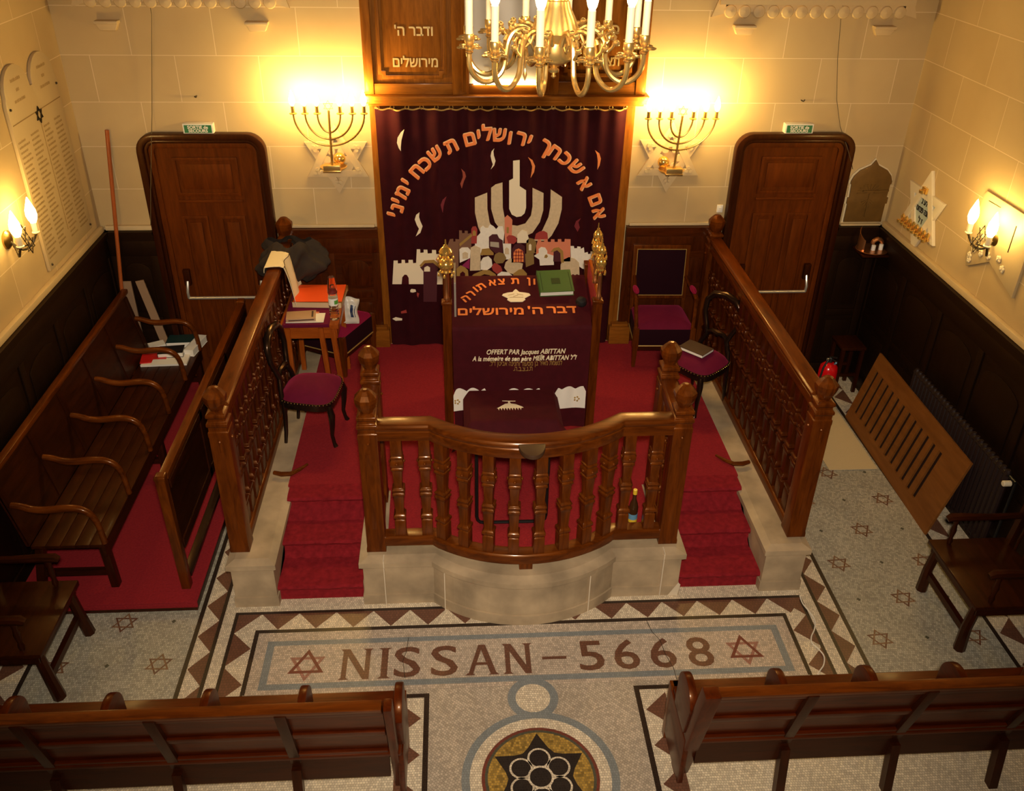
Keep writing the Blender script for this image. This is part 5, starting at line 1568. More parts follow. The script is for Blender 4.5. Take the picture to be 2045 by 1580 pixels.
# ================================================================== LAMPS ON THE BACK WALL
BULB = [(0.012, 0.0), (0.019, 0.014), (0.024, 0.034), (0.022, 0.058), (0.013, 0.085), (0.005, 0.108), (0.001, 0.118)]
def bulb(parent, x, y, z, mat, k=1.0):
    m = MB(); m.lathe((x, y, z), [(r * k, h * k) for r, h in BULB], 10)
    return m.build('bulb', mat, parent, smooth=True)
def twisted(m, pts, r, n=8):
    # a rod with a rope-like twist
    out = []
    for i in range(len(pts) - 1):
        p, q = Vector(pts[i]), Vector(pts[i + 1])
        k = max(2, int((q - p).length / 0.012))
        out += [p.lerp(q, j / k) for j in range(k)]
    out.append(Vector(pts[-1]))
    m.tube(out, [r * (1.0 + 0.28 * (i % 2)) for i in range(len(out))], n)
def menorah(label, xb, xt, y, zb, zc, ball):
    r = thing('menorah_lamp', label, 'menorah lamp', (xb, -0.12, zb), 'menorah lamps on the back wall')
    def X(z):
        return xb + (xt - xb) * (z - zb) / (zc - zb)
    m = MB(); twisted(m, [(X(z), y, z) for z in (zb + 0.03, zb + 0.15, zc - 0.05, zc + 0.02)], 0.0085)
    m.build('stem', 'menorah_brass', r, smooth=True)
    for k, (R, dz) in enumerate(((0.093, 0.150), (0.192, 0.205), (0.287, 0.260))):
        m = MB()
        pts = []
        for i in range(25):
            a = PI + PI * i / 24
            px, pz = R * math.cos(a), zc - 0.008 + dz * math.sin(a)
            pts.append((X(pz) + px, y, pz))
        twisted(m, pts, 0.0068)
        arm = m.build('branch', 'menorah_brass', r, smooth=True)
        for s in (-1, 1):
            m = MB()
            cx = X(zc) + s * R
            m.lathe((cx, y, zc - 0.012), [(0.010, 0), (0.030, 0.004), (0.031, 0.010), (0.014, 0.014), (0.014, 0.068), (0.010, 0.071)], 12)
            m.build('cup', 'menorah_brass', arm, smooth=True)
            bulb(arm, cx, y, zc + 0.062, 'bulb_menorah')
    m = MB()
    cx, cz = X(zc), zc + 0.055
    for a0 in (PI / 2, -PI / 2):
        tri = [(cx + 0.043 * math.cos(a0 + 2 * PI * i / 3), y, cz + 0.043 * math.sin(a0 + 2 * PI * i / 3)) for i in range(3)]
        m.tube(tri, 0.0042, 6, closed=True)
    m.build('star', 'bronze', r)
    m = MB(); m.lathe((xb, -0.115, zb - 0.030), [(0.02, 0), (0.105, 0.008), (0.115, 0.022), (0.108, 0.024), (0.09, 0.014), (0.0, 0.012)], 24, sy=0.95)
    m.build('oval_tray', 'brass', r, smooth=True)
    m = MB(); m.box(xb - 0.07, xb + 0.07, y - 0.045, y + 0.045, zb - 0.016, zb + 0.035); m.box(xb - 0.075, xb + 0.075, y - 0.05, y + 0.05, zb - 0.02, zb - 0.008)
    m.build('base_block', 'brass', r, bevel=0.005)
    m = MB(); m.sphere((xb + ball, -0.075, zb + 0.045), 0.052, 18, 12); m.build('brass_ball', 'polished_gold', r, smooth=True)
    m = MB(); m.tube([(xb, -0.01, zb - 0.01), (xb, -0.20, zb - 0.012)], 0.012, 8); m.build('wall_arm', 'brass_dark', r, smooth=True)
    return r
menorah('lit seven-branched brass menorah lamp on the wall left of the ark', -1.455, -1.445, -0.20, 2.195, 2.655, 0.05)
menorah('lit seven-branched brass menorah lamp on the wall right of the ark', 1.458, 1.482, -0.20, 2.160, 2.615, -0.065)

def star_relief(label, cx, cz, R):
    m = MB()
    for a0, d in ((PI / 2, 0.026), (-PI / 2, 0.022)):
        o_ = [(cx + R * math.cos(a0 + 2 * PI * i / 3), cz + R * math.sin(a0 + 2 * PI * i / 3)) for i in range(3)]
        i_ = [(cx + R * 0.60 * math.cos(a0 + 2 * PI * i / 3), cz + R * 0.60 * math.sin(a0 + 2 * PI * i / 3)) for i in range(3)]
        m.ring(o_, i_, -d, -0.001, 'xz')
    r = m.build('star_relief', 'plaster', bevel=0.004)
    tag(r, label, 'relief', 'plaster star reliefs on the back wall')
    for k in range(6):
        a = PI / 2 + PI * k / 3
        c = (cx + 0.66 * R * math.cos(a), cz + 0.66 * R * math.sin(a))
        m = MB()
        for j in range(3):
            b_ = a + 2 * PI * j / 3
            m.lathe((c[0] + 0.017 * math.cos(b_), -0.0265, c[1] + 0.017 * math.sin(b_)), [(0.017, -0.010), (0.017, 0.006), (0.012, 0.006), (0.010, 0.0)], 10, axis='y')
        m.build('trefoil', 'plaster', r, smooth=True)
    for k in range(6):
        a = PI * k / 3
        m = MB(); m.lathe((cx + 0.27 * R * math.cos(a), -0.012, cz + 0.27 * R * math.sin(a)), [(0.032, -0.011), (0.032, 0.004), (0.022, 0.004), (0.020, 0.0)], 12, axis='y')
        m.build('roundel', 'plaster', r, smooth=True)
    return r
star_relief('plaster six-pointed star relief behind the left menorah lamp', -1.435, 2.215, 0.305)
star_relief('plaster six-pointed star relief behind the right menorah lamp', 1.455, 2.225, 0.315)

def exit_sign(label, x0, x1, z0, z1):
    r = thing('exit_sign', label, 'exit sign', ((x0 + x1) / 2, -0.04, z0), 'emergency exit signs above the doors')
    m = MB(); m.box(x0, x1, -0.072, -0.002, z0, z1); m.build('sign_box', 'sign_white', r, bevel=0.004)
    m = MB(); m.box(x0 + 0.012, x1 - 0.012, -0.0745, -0.0715, z0 + 0.006, z1 - 0.010); m.build('green_face', 'sign_green', r)
    for t, z, w in (('SORTIE de', z0 + 0.053, 0.165), ('SECOURS', z0 + 0.024, 0.155)):
        m = MB(); text_into(m, t, 0.034, front_matrix((x0 + x1) / 2, -0.0755, z), 0, 0.0006, 0.0012, width=w); m.build('lettering', 'sign_white', r)
    return r
exit_sign('green and white SORTIE de SECOURS sign on top of the left door frame', -2.672, -2.425, 2.452, 2.532)
exit_sign('green and white SORTIE de SECOURS sign on top of the right door frame', 2.428, 2.675, 2.452, 2.532)

for pts, lab in (([(-2.77, -0.03, 3.6), (-2.77, -0.03, 3.364), (-2.85, -0.02, 2.95), (-2.916, -0.02, 2.593), (-2.935, -0.088, 2.42), (-3.03, -0.090, 1.95), (-3.085, -0.09, 1.66)], 'thin dark wire hanging down the wall across the left door frame'),
                 ([(2.735, -0.03, 3.6), (2.742, -0.03, 3.404), (2.79, -0.02, 3.05), (2.852, -0.02, 2.726), (2.93, -0.02, 2.50), (3.00, -0.088, 2.34), (3.06, -0.09, 2.22), (3.13, -0.012, 2.12)], 'thin dark wire hanging down the wall across the right door frame')):
    m = MB(); m.tube(pts, 0.0028, 5)
    tag(m.build('hanging_wire', 'wire_dark', None, smooth=True), lab, 'wire', 'wires on the back wall')
for x, z, lab in ((-2.546, 2.74, 'small dark wall hook above the left exit sign'), (2.549, 2.718, 'small dark wall hook above the right exit sign')):
    m = MB(); m.tube([(x, -0.001, z), (x, -0.025, z), (x + 0.012, -0.03, z - 0.004), (x + 0.02, -0.03, z + 0.012)], 0.005, 6)
    tag(m.build('wall_hook', 'iron'), lab, 'hook', 'hooks on the back wall')
m = MB(); m.box(1.945, 1.999, -0.014, -0.001, 1.72, 1.79)
sw = tag(m.build('light_switch', 'sign_white', None, bevel=0.003), 'small white light switch beside the right door frame', 'switch')
m = MB(); m.box(1.96, 1.984, -0.018, -0.014, 1.74, 1.77); m.build('rocker', 'sign_white', sw)

# memorial plaque of bronze, copper holder below it
pq = thing('bronze_plaque', 'ogee-topped bronze relief plaque on the wall right of the right-hand door', 'plaque', (3.32, -0.02, 1.63))
og = [(3.145, 1.625), (3.50, 1.625), (3.50, 1.80), (3.515, 1.80), (3.515, 1.86), (3.50, 1.86), (3.505, 1.98), (3.515, 1.985), (3.515, 2.01), (3.495, 2.06), (3.45, 2.11), (3.40, 2.135), (3.36, 2.155), (3.325, 2.205), (3.29, 2.155), (3.25, 2.135), (3.20, 2.11), (3.155, 2.06), (3.135, 2.01), (3.135, 1.985), (3.145, 1.98), (3.15, 1.86), (3.135, 1.86), (3.135, 1.80), (3.145, 1.80)]
m = MB(); m.prism([(3.325 + (x - 3.325) * 1.06 - 0.004, 1.9 + (z - 1.9) * 1.04 + 0.002) for x, z in og], -0.012, -0.001, 'xz'); m.build('stone_backing', 'plaster_pale', pq)
m = MB(); m.prism(og, -0.028, -0.0125, 'xz'); m.build('bronze_plate', 'bronze', pq, bevel=0.004)
m = MB()
for k in range(11):
    a = PI * k / 10
    m.bar((3.33, -0.030, 1.90), (3.33 + 0.12 * math.cos(a), -0.031, 1.90 + 0.085 * math.sin(a)), 0.006, 0.006)
m.bar((3.26, -0.03, 1.92), (3.50, -0.03, 1.925), 0.02, 0.012)
m.bar((3.33, -0.03, 1.68), (3.33, -0.03, 1.90), 0.014, 0.010)
for k in range(6):
    a = 0.4 + 2.3 * k / 5
    m.bar((3.33, -0.03, 1.84), (3.33 + 0.07 * math.cos(a), -0.031, 1.84 - 0.06 * math.sin(a)), 0.008, 0.008)
m.build('raised_relief', 'bronze', pq)
cpr = thing('copper_holder', 'scrolled copper holder with white candles on a corner shelf under the bronze plaque', 'candle holder', (3.40, -0.16, 1.41))
m = MB(); m.lathe((3.40, -0.17, 1.405), [(0.10, 0), (0.145, 0.012), (0.14, 0.016), (0.0, 0.014)], 20); m.build('tray', 'copper', cpr, smooth=True)
m = MB()
m.grid(10, 6, lambda u, v: (3.32 + 0.06 * math.cos(2.2 + 2.2 * u), -0.17 + 0.06 * math.sin(2.2 + 2.2 * u), 1.42 + (0.20 - 0.10 * u) * v), 0, 0.004)
m.build('scroll', 'copper', cpr, smooth=True)
m = MB(); m.tube([(3.44 + 0.045 * math.cos(a), -0.17, 1.47 + 0.045 * math.sin(a)) for a in [PI * k / 8 for k in range(9)]], 0.020, 8); m.build('scroll', 'copper', cpr, smooth=True)
for x, y, h in ((3.40, -0.20, 0.045), (3.475, -0.19, 0.05)):
    m = MB(); m.lathe((x, y, 1.42), [(0.020, 0), (0.020, h), (0.012, h + 0.004)], 10); m.build('candle', 'label_white', cpr, smooth=True)
MB().box(3.27, 3.52, -0.30, -0.042, 1.385, 1.404).build('corner_shelf', 'darkoak_x', cpr, bevel=0.004)

# star hanukkiah on the right wall
sh = thing('wall_hanukkiah', 'white six-pointed star with a row of brass oil cups on the right wall', 'hanukkah lamp', (W - 0.02, -0.62, 1.93))
HY, HZ, HR = -0.622, 1.935, 0.36
ysc = 1.0
def hx(a, b):
    return (HY + a, HZ + b)
m = MB()
for a0, d in ((PI / 2, 0.030), (-PI / 2, 0.026)):
    o_ = [hx(HR * math.cos(a0 + 2 * PI * i / 3), HR * math.sin(a0 + 2 * PI * i / 3)) for i in range(3)]
    i_ = [hx(HR * 0.62 * math.cos(a0 + 2 * PI * i / 3), HR * 0.62 * math.sin(a0 + 2 * PI * i / 3)) for i in range(3)]
    m.ring(o_, i_, W - d, W - 0.001, 'yz')
m.build('star_frame', 'star_white', sh, bevel=0.003)
m = MB()
for a0 in (PI / 2, -PI / 2):
    m.prism([hx(HR * 0.7 * math.cos(a0 + 2 * PI * i / 3), HR * 0.7 * math.sin(a0 + 2 * PI * i / 3)) for i in range(3)], W - 0.012 - 0.001 * (a0 > 0), W - 0.001, 'yz')
m.build('glass_field', 'blue_glass', sh)
def right_wall_matrix(y, z, x):
    # faces -x; reads towards -y
    Rm = Matrix(((0, 0, -1), (-1, 0, 0), (0, 1, 0))).to_4x4()
    return Matrix.Translation((x, y, z)) @ Rm
for t, z, w in (('לע נ', 2.025, 0.10), ('חנה פנחס', 1.945, 0.22), ('ז ל', 1.865, 0.07)):
    m = MB(); text_into(m, heb(t), 0.07, right_wall_matrix(HY, z, W - 0.0155), 0, 0.0008, 0.002, width=w); m.build('black_lettering', 'iron', sh)
MB().box(W - 0.05, W - 0.030, HY - 0.25, HY + 0.25, 1.765, 1.785).build('cup_bar', 'brass', sh)
for i in range(8):
    y = HY - 0.235 + 0.47 * i / 7
    m = MB(); m.lathe((W - 0.072, y, 1.765), [(0.006, -0.01), (0.020, 0.0), (0.022, 0.018), (0.018, 0.019), (0.012, 0.01)], 10); m.lathe((W - 0.047, y, 1.785), [(0.012, 0), (0.02, 0.03), (0.005, 0.055)], 8)
    m.build('oil_cup', 'polished_gold', sh, smooth=True)
m = MB(); m.lathe((W - 0.06, HY + 0.005, 2.105), [(0.008, -0.012), (0.026, 0), (0.028, 0.022), (0.022, 0.024), (0.015, 0.01)], 10); m.box(W - 0.05, W - 0.03, HY - 0.03, HY + 0.04, 2.10, 2.15)
m.build('oil_cup', 'polished_gold', sh, smooth=True)

# wall sconces with ironwork stars
def sconce(label, s, y, z, bulbs):
    x = s * W
    r = thing('wall_sconce', label, 'wall lamp', (x, y, z), 'double wall lamps with iron stars')
    m = MB(); m.lathe((x - s * 0.004, y, z), [(0.065, -0.004), (0.065, 0.008), (0.045, 0.022), (0.02, 0.026)] if s < 0 else [(0.02, -0.026), (0.045, -0.022), (0.065, -0.008), (0.065, 0.004)], 20, axis='x'); m.build('round_backplate', 'brass_dark', r, smooth=True)
    for dy in (-0.135, 0.135):
        pts = []
        for i in range(13):
            a = PI * i / 12
            pts.append((x - s * (0.03 + 0.12 * i / 12), y + dy * (1 - math.cos(a)) / 2, z - 0.02 - 0.085 * math.sin(a) + 0.02 * i / 12))
        m = MB(); twisted(m, pts, 0.0075); arm = m.build('arm', 'iron', r, smooth=True)
        e = pts[-1]
        m = MB(); m.lathe((e[0], e[1], e[2]), [(0.010, -0.01), (0.026, 0.0), (0.027, 0.006), (0.020, 0.010), (0.021, 0.075), (0.016, 0.078)], 12); m.build('candle_sleeve', 'candle', arm, smooth=True)
        bulb(arm, e[0], e[1], e[2] + 0.076, 'bulb_sconce', 1.55)
    for dz, dx in ((-0.035, 0.155), (0.045, 0.125)):
        m = MB()
        for a0 in (PI / 2, -PI / 2):
            m.tube([(x - s * dx, y + 0.064 * math.cos(a0 + 2 * PI * i / 3), z + dz + 0.064 * math.sin(a0 + 2 * PI * i / 3)) for i in range(3)], 0.0042, 6, closed=True)
        m.build('iron_star', 'iron', r)
    m = MB(); m.tube([(x - s * 0.02, y, z - 0.01), (x - s * 0.07, y, z - 0.06), (x - s * 0.15, y, z - 0.035)], 0.007, 6); m.tube([(x - s * 0.15, y, z - 0.035), (x - s * 0.125, y, z + 0.045)], 0.004, 6); m.build('bracket', 'iron', r, smooth=True)
    return r
sconce('double candle-style wall lamp with iron stars beside the left memorial tablet', -1, -1.62, 2.14, None)
sconce('double candle-style wall lamp with iron stars at the right edge, past the white star', 1, -1.70, 2.12, None)

# memorial tablets
tabl = thing('memorial_tablet', 'tall pale marble memorial tablet with two arched tops on the left wall', 'memorial tablet', (-W + 0.01, -0.68, 1.70))
def ltab(y):
    return y
m = MB()
ya, yb, ym = -1.16, -0.235, -0.697
out = [(ya, 1.70), (yb, 1.70), (yb, 2.93)] + arc_pts((yb + ym) / 2, 2.98, (yb - ym) / 2 - 0.02, 0.19, 0, PI, 12) + arc_pts((ya + ym) / 2, 2.98, (ym - ya) / 2 - 0.02, 0.19, 0, PI, 12) + [(ya, 2.93)]
m.prism(out, -W + 0.001, -W + 0.026, 'yz'); m.build('marble_slab', 'marble', tabl, bevel=0.004)
m = MB()
m.box(-W + 0.026, -W + 0.0275, ya + 0.02, yb - 0.02, 2.790, 2.797); m.box(-W + 0.026, -W + 0.0275, ym - 0.003, ym + 0.003, 1.86, 2.70); m.build('dividing_line', 'etched', tabl)
m = MB()
for a0 in (PI / 2, -PI / 2):
    m.tube([(-W + 0.030, ym + 0.058 * math.cos(a0 + 2 * PI * i / 3), 2.765 + 0.058 * math.sin(a0 + 2 * PI * i / 3)) for i in range(3)], 0.006, 6, closed=True)
m.build('dark_star', 'iron', tabl)
rn = random.Random(11)
m = MB()
def tick_row(y0, y1, z, h):
    # one row of weathered, unreadable engraving
    y = y0
    while y < y1:
        w = rn.uniform(0.006, 0.013)
        a, b = sorted((y, min(y + w, y1)))
        m.add([(-W + 0.0264, a, z), (-W + 0.0264, b, z), (-W + 0.0264, b, z + h * rn.uniform(0.7, 1)), (-W + 0.0264, a, z + h * rn.uniform(0.7, 1))], [(0, 1, 2, 3)])
        y += w + rn.uniform(0.003, 0.006)
for cy in ((ya + ym) / 2, (yb + ym) / 2):
    for k, wd in enumerate((0.16, 0.05, 0.18)):
        tick_row(cy - wd / 2, cy + wd / 2, 3.06 - 0.07 * k, 0.024)
for c0, c1 in ((-1.13, -0.95), (-0.91, -0.74), (-0.665, -0.50), (-0.46, -0.28)):
    for k in range(25):
        z = 2.66 - 0.0365 * k
        tick_row(c0, c1 - rn.uniform(0.0, 0.06), z, 0.017)
m.build('engraved_rows', 'etched', tabl)
m = MB()
for y, z in ((-0.27, 1.74), (-1.12, 1.74), (-0.27, 2.9), (-1.12, 2.9)):
    m.sphere((-W + 0.030, y, z), 0.010, 8, 5)
m.build('fixing_stud', 'iron', tabl)
rt = thing('flowered_tablet', 'pale marble tablet with carved flowers behind the right wall lamp', 'memorial tablet', (W - 0.01, -1.72, 1.84))
m = MB(); m.prism([(-2.10, 1.83), (-1.72, 1.95), (-1.45, 1.80), (-1.41, 1.86), (-1.41, 2.36), (-1.44, 2.40), (-2.10, 2.40)], W - 0.022, W - 0.001, 'yz'); m.build('marble_slab', 'marble', rt, bevel=0.003)
m = MB()
rn = random.Random(4)
for y, z in ((-1.47, 1.90), (-1.50, 1.96), (-1.55, 2.0), (-1.60, 1.97), (-1.52, 2.05), (-1.63, 2.04), (-1.70, 1.99), (-1.58, 2.09), (-1.475, 1.87), (-1.83, 2.02), (-1.90, 1.97)):
    m = MB()
    for k in range(5):
        a = 2 * PI * k / 5 + rn.random()
        m.sphere((W - 0.028, y + 0.017 * math.cos(a), z + 0.017 * math.sin(a)), 0.014, 7, 5, 0, (0.6, 1, 1))
    m.sphere((W - 0.034, y, z), 0.008, 6, 4)
    m.build('carved_flower', 'plaster_pale', rt, smooth=True)
m = MB(); m.bar((W - 0.024, -1.50, 2.345), (W - 0.024, -1.66, 2.35), 0.006, 0.004); m.bar((W - 0.024, -1.9, 2.1), (W - 0.024, -1.9, 2.3), 0.006, 0.004); m.build('dark_stroke', 'iron', rt)

# ================================================================== CHANDELIER
CX, CY, CZ = 0.0, -3.70, 3.70
cd = thing('chandelier', 'many-armed polished brass chandelier with cream candle sleeves at the top centre', 'chandelier', (CX, CY, CZ))
m = MB(); m.lathe((CX, CY, CZ - 0.02), [(0.004, 0), (0.012, 0.008), (0.006, 0.018), (0.020, 0.026), (0.024, 0.036), (0.012, 0.046), (0.045, 0.060), (0.070, 0.075), (0.075, 0.085), (0.078, 0.12), (0.074, 0.15), (0.080, 0.155), (0.105, 0.19), (0.100, 0.20), (0.085, 0.24), (0.062, 0.285), (0.055, 0.31), (0.060, 0.315), (0.058, 0.325), (0.040, 0.345), (0.030, 0.37), (0.022, 0.40), (0.022, 0.50), (0.05, 0.53), (0.05, 0.56), (0.02, 0.60), (0.015, 1.2), (0.012, 2.68)], 24)
m.build('turned_column', 'brass', cd, smooth=True)
NARM = 12
for k in range(NARM):
    a = 2 * PI * (k + 0.5) / NARM
    ca, sa = math.cos(a), math.sin(a)
    def q(r_, z):
        return (CX + r_ * ca, CY + r_ * sa, CZ + z)
    S = [(0.075, 0.125), (0.10, 0.165), (0.14, 0.185), (0.18, 0.175), (0.205, 0.14), (0.215, 0.09), (0.225, 0.035), (0.25, 0.0), (0.29, -0.02), (0.33, -0.012), (0.362, 0.02), (0.375, 0.06), (0.375, 0.10)]
    m = MB(); m.tube(smooth_path([q(*p) for p in S], 3), 0.0112, 8)
    arm = m.build('arm', 'brass', cd, smooth=True)
    m = MB()
    C2 = [(0.215, 0.09), (0.245, 0.12), (0.255, 0.16), (0.235, 0.18), (0.215, 0.165), (0.225, 0.145)]
    m.tube([q(*p) for p in C2], [0.007, 0.007, 0.006, 0.006, 0.006, 0.007], 6)
    m.tube([q(r_, z) for r_, z in ((0.13, 0.18), (0.155, 0.14), (0.135, 0.11), (0.115, 0.125))], 0.006, 6)
    for r_, z in ((0.235, 0.185), (0.19, 0.19), (0.262, 0.135)):
        m.sphere(q(r_, z), 0.014, 7, 5)
    m.build('scroll', 'brass', arm, smooth=True)
    m = MB()
    px, py, pz = q(0.375, 0.10)
    m.lathe((px, py, pz), [(0.010, -0.005), (0.018, 0.004), (0.012, 0.012), (0.014, 0.03), (0.021, 0.045), (0.022, 0.07), (0.019, 0.075)], 10)
    for j in range(8):
        b_ = 2 * PI * j / 8
        m.sphere((px + 0.036 * math.cos(b_), py + 0.036 * math.sin(b_), pz + 0.020 + 0.006 * (j % 2)), 0.018, 7, 5, 0, (1, 1, 0.35))
    m.build('leafy_cup', 'brass', arm, smooth=True)
    m = MB(); m.lathe((px, py, pz + 0.073), [(0.016, 0), (0.0155, 0.02), (0.0155, 0.13), (0.012, 0.133)], 12); m.build('candle_sleeve', 'candle', arm, smooth=True)
    bulb(arm, px, py, pz + 0.205, 'bulb_chandelier', 0.95)
m = MB(); px, py, pz = CX - 0.135, CY - 0.15, CZ + 0.03
m.tube([(px, py, pz + 0.07), (px, py, pz + 0.02)], 0.002, 4); m.lathe((px, py, pz - 0.03), [(0.001, 0), (0.010, 0.025), (0.001, 0.052)], 8); m.build('pendant', 'brass', cd, smooth=True)

# ================================================================== LEFT SIDE: CARPETED STEP, PEW, BOOK REST
m = MB(); m.box(-3.47, -2.245, -3.085, -0.05, 0.006, 0.085)
st_ = m.build('side_step', 'darkoak_y'); struct(st_)
m = MB(); m.box(-3.465, -2.235, -3.10, -0.05, 0.0855, 0.10); m.box(-3.465, -2.235, -3.10, -3.0855, 0.045, 0.0855)
tag(m.build('side_carpet', 'carpet', None, bevel=0.006), 'red carpet on the low step under the long left-hand pew', 'carpet')
ZS = 0.10
pw = thing('long_pew', 'long dark wooden pew with six curved armrests along the left wall', 'pew', (-3.1, -1.6, ZS))
m = MB()
for i in range(5):
    x0 = -3.28 + 0.096 * i
    m.box(x0, x0 + 0.093, -2.97, -0.22, 0.488, 0.515)
m.build('seat', 'mahogany_y', pw, bevel=0.003)
MB().box(-2.83, -2.808, -2.96, -0.23, 0.40, 0.487).build('seat_apron', 'mahogany_y', pw)
m = MB()
m.bar((-3.335, -1.60, 0.80), (-3.335, -1.58, 0.80), 0.001, 0.001)
m = MB(); m.add([(-3.285, -2.97, 0.515), (-3.285, -0.22, 0.515), (-3.385, -0.22, 1.06), (-3.385, -2.97, 1.06), (-3.305, -2.97, 0.515), (-3.305, -0.22, 0.515), (-3.405, -0.22, 1.06), (-3.405, -2.97, 1.06)], [(0, 1, 2, 3), (4, 7, 6, 5), (0, 3, 7, 4), (1, 5, 6, 2), (0, 4, 5, 1), (3, 2, 6, 7)])
m.build('backrest', 'mahogany_y', pw)
for i in range(6):
    y = -2.94 + 0.538 * i
    a, b = y - 0.03, y + 0.03
    m = MB()
    m.add([(-3.281, a, 0.53), (-3.281, b, 0.53), (-3.375, b, 1.04), (-3.375, a, 1.04), (-3.29, a, 0.53), (-3.29, b, 0.53), (-3.39, b, 1.04), (-3.39, a, 1.04)], [(0, 1, 2, 3), (0, 3, 7, 4), (1, 5, 6, 2)])
    m.build('stile', 'darkoak_z', pw)
m = MB(); m.bar((-3.40, -3.02, 1.075), (-3.40, -0.17, 1.075), 0.055, 0.04); m.build('top_rail', 'oak_y', pw, bevel=0.010)
def pew_arm(root, put, mat, k=1.0):
    # S-curved arm from the backrest to the seat edge; put(d, z) with d running forward
    prof = [(0.0, 0.335), (0.05, 0.325), (0.12, 0.298), (0.20, 0.288), (0.28, 0.295), (0.36, 0.300), (0.43, 0.285), (0.48, 0.245), (0.505, 0.18), (0.515, 0.10), (0.52, 0.0)]
    path = smooth_path([put(d * k, z) for d, z in prof], 3)
    rad = [0.020 + 0.006 * math.sin(PI * min(1, 1.25 * i / (len(path) - 1))) for i in range(len(path))]
    m = MB(); m.tube(path, rad, 10)
    return m.build('armrest', mat, root, smooth=True)
for y in (-2.95, -2.415, -1.88, -1.345, -0.81, -0.275):
    pew_arm(pw, lambda d, z, y=y: (-3.325 + d, y, 0.515 + z), 'oak_x')
for y in (-2.90, -1.60, -0.30):
    m = MB(); m.bar((-2.84, y, 0.487), (-2.825, y - 0.01, ZS), 0.055, 0.06, 0, up=(0, 1, 0)); m.build('leg', 'darkoak_z', pw, bevel=0.006)
    m = MB(); m.bar((-3.25, y, 0.487), (-3.33, y, ZS), 0.055, 0.06, 0, up=(0, 1, 0)); m.build('leg', 'darkoak_z', pw, bevel=0.006)
    MB().box(-3.28, -2.85, y - 0.018, y + 0.018, 0.20, 0.245).build('stretcher', 'darkoak_x', pw)
rs = thing('book_rest', 'dark wooden book rest on upright ends in front of the long left pew', 'book rest', (-2.33, -1.65, ZS))
for y in (-2.945, -0.36):
    m = MB(); m.bar((-2.345, y, 1.04), (-2.335, y, ZS), 0.062, 0.062, 0, up=(0, 1, 0)); m.sq((-2.345, y, 1.035), [(0.036, 0), (0.036, 0.02), (0.026, 0.03)]); m.build('end_post', 'oak_z', rs, bevel=0.005)
m = MB(); m.bar((-2.335, -2.92, 1.03), (-2.335, -0.38, 1.03), 0.06, 0.045); m.build('top_ledge', 'oak_y', rs, bevel=0.006)
MB().box(-2.338, -2.314, -2.91, -0.40, 0.42, 1.0).build('front_board', 'darkoak_y', rs)
m = MB()
for y in (-2.10, -1.25):
    m.box(-2.313, -2.300, y - 0.03, y + 0.03, 0.42, 1.0)
m.box(-2.313, -2.300, -2.91, -0.40, 0.42, 0.50); m.box(-2.313, -2.300, -2.91, -0.40, 0.93, 1.0); m.build('board_frame', 'darkoak_y', rs, bevel=0.003)
MB().box(-2.36, -2.30, -2.91, -0.40, 0.16, 0.20).build('foot_rail', 'blackwood_y', rs, bevel=0.004)
# what lies on the far end of the pew
def slab_thing(name, label, cat, cx, cy, z, w, d, h, rot, mats, group='papers and books on the long pew'):
    T = Matrix.Translation((cx, cy, z)) @ Matrix.Rotation(rot, 4, 'Z')
    if len(mats) == 1:
        m = MB(); m.T = T; m.box(-w / 2, w / 2, -d / 2, d / 2, 0, h)
        return tag(m.build(name, mats[0]), label, cat, group)
    r = thing(name, label, cat, (cx, cy, z), group)
    m = MB(); m.T = T; m.box(-w / 2 + 0.004, w / 2 - 0.004, -d / 2 + 0.004, d / 2 - 0.004, 0.003, h - 0.003); m.build('pages', mats[1], r)
    m = MB(); m.T = T; m.box(-w / 2, w / 2, -d / 2, d / 2, h - 0.0028, h); m.box(-w / 2, w / 2, -d / 2, d / 2, 0, 0.0028); m.box(-w / 2, -w / 2 + 0.0035, -d / 2, d / 2, 0, h); m.build('cover', mats[0], r)
    return r
slab_thing('paper_stack', 'stack of white papers lowest on the far end of the long pew', 'papers', -3.06, -0.45, 0.516, 0.40, 0.24, 0.018, 0.05, ['paper'])
slab_thing('red_folder', 'bright red folder lying on white papers near the pew backrest', 'folder', -3.17, -0.44, 0.5345, 0.22, 0.20, 0.010, 0.15, ['folder_red'])
slab_thing('printed_sheet', 'white printed sheet in front of the red folder on the pew', 'paper', -3.05, -0.545, 0.545, 0.22, 0.10, 0.002, 0.03, ['label_white'])
slab_thing('teal_book', 'large dark teal book lying behind the armrest at the pew end', 'book', -2.99, -0.155, 0.516, 0.26, 0.16, 0.06, 0.05, ['book_teal', 'paper'])
slab_thing('black_book', 'black bound book on top of the papers on the long pew', 'book', -3.03, -0.375, 0.535, 0.22, 0.15, 0.045, 0.12, ['book_black', 'paper'])
slab_thing('white_binder', 'thick white binder standing out over the front edge of the pew end', 'binder', -2.845, -0.245, 0.516, 0.09, 0.30, 0.065, -0.18, ['label_white', 'paper'])
slab_thing('white_envelope', 'white envelope leaning near the back of the pew end', 'envelope', -3.20, -0.235, 0.516, 0.14, 0.10, 0.05, 0.5, ['paper'])
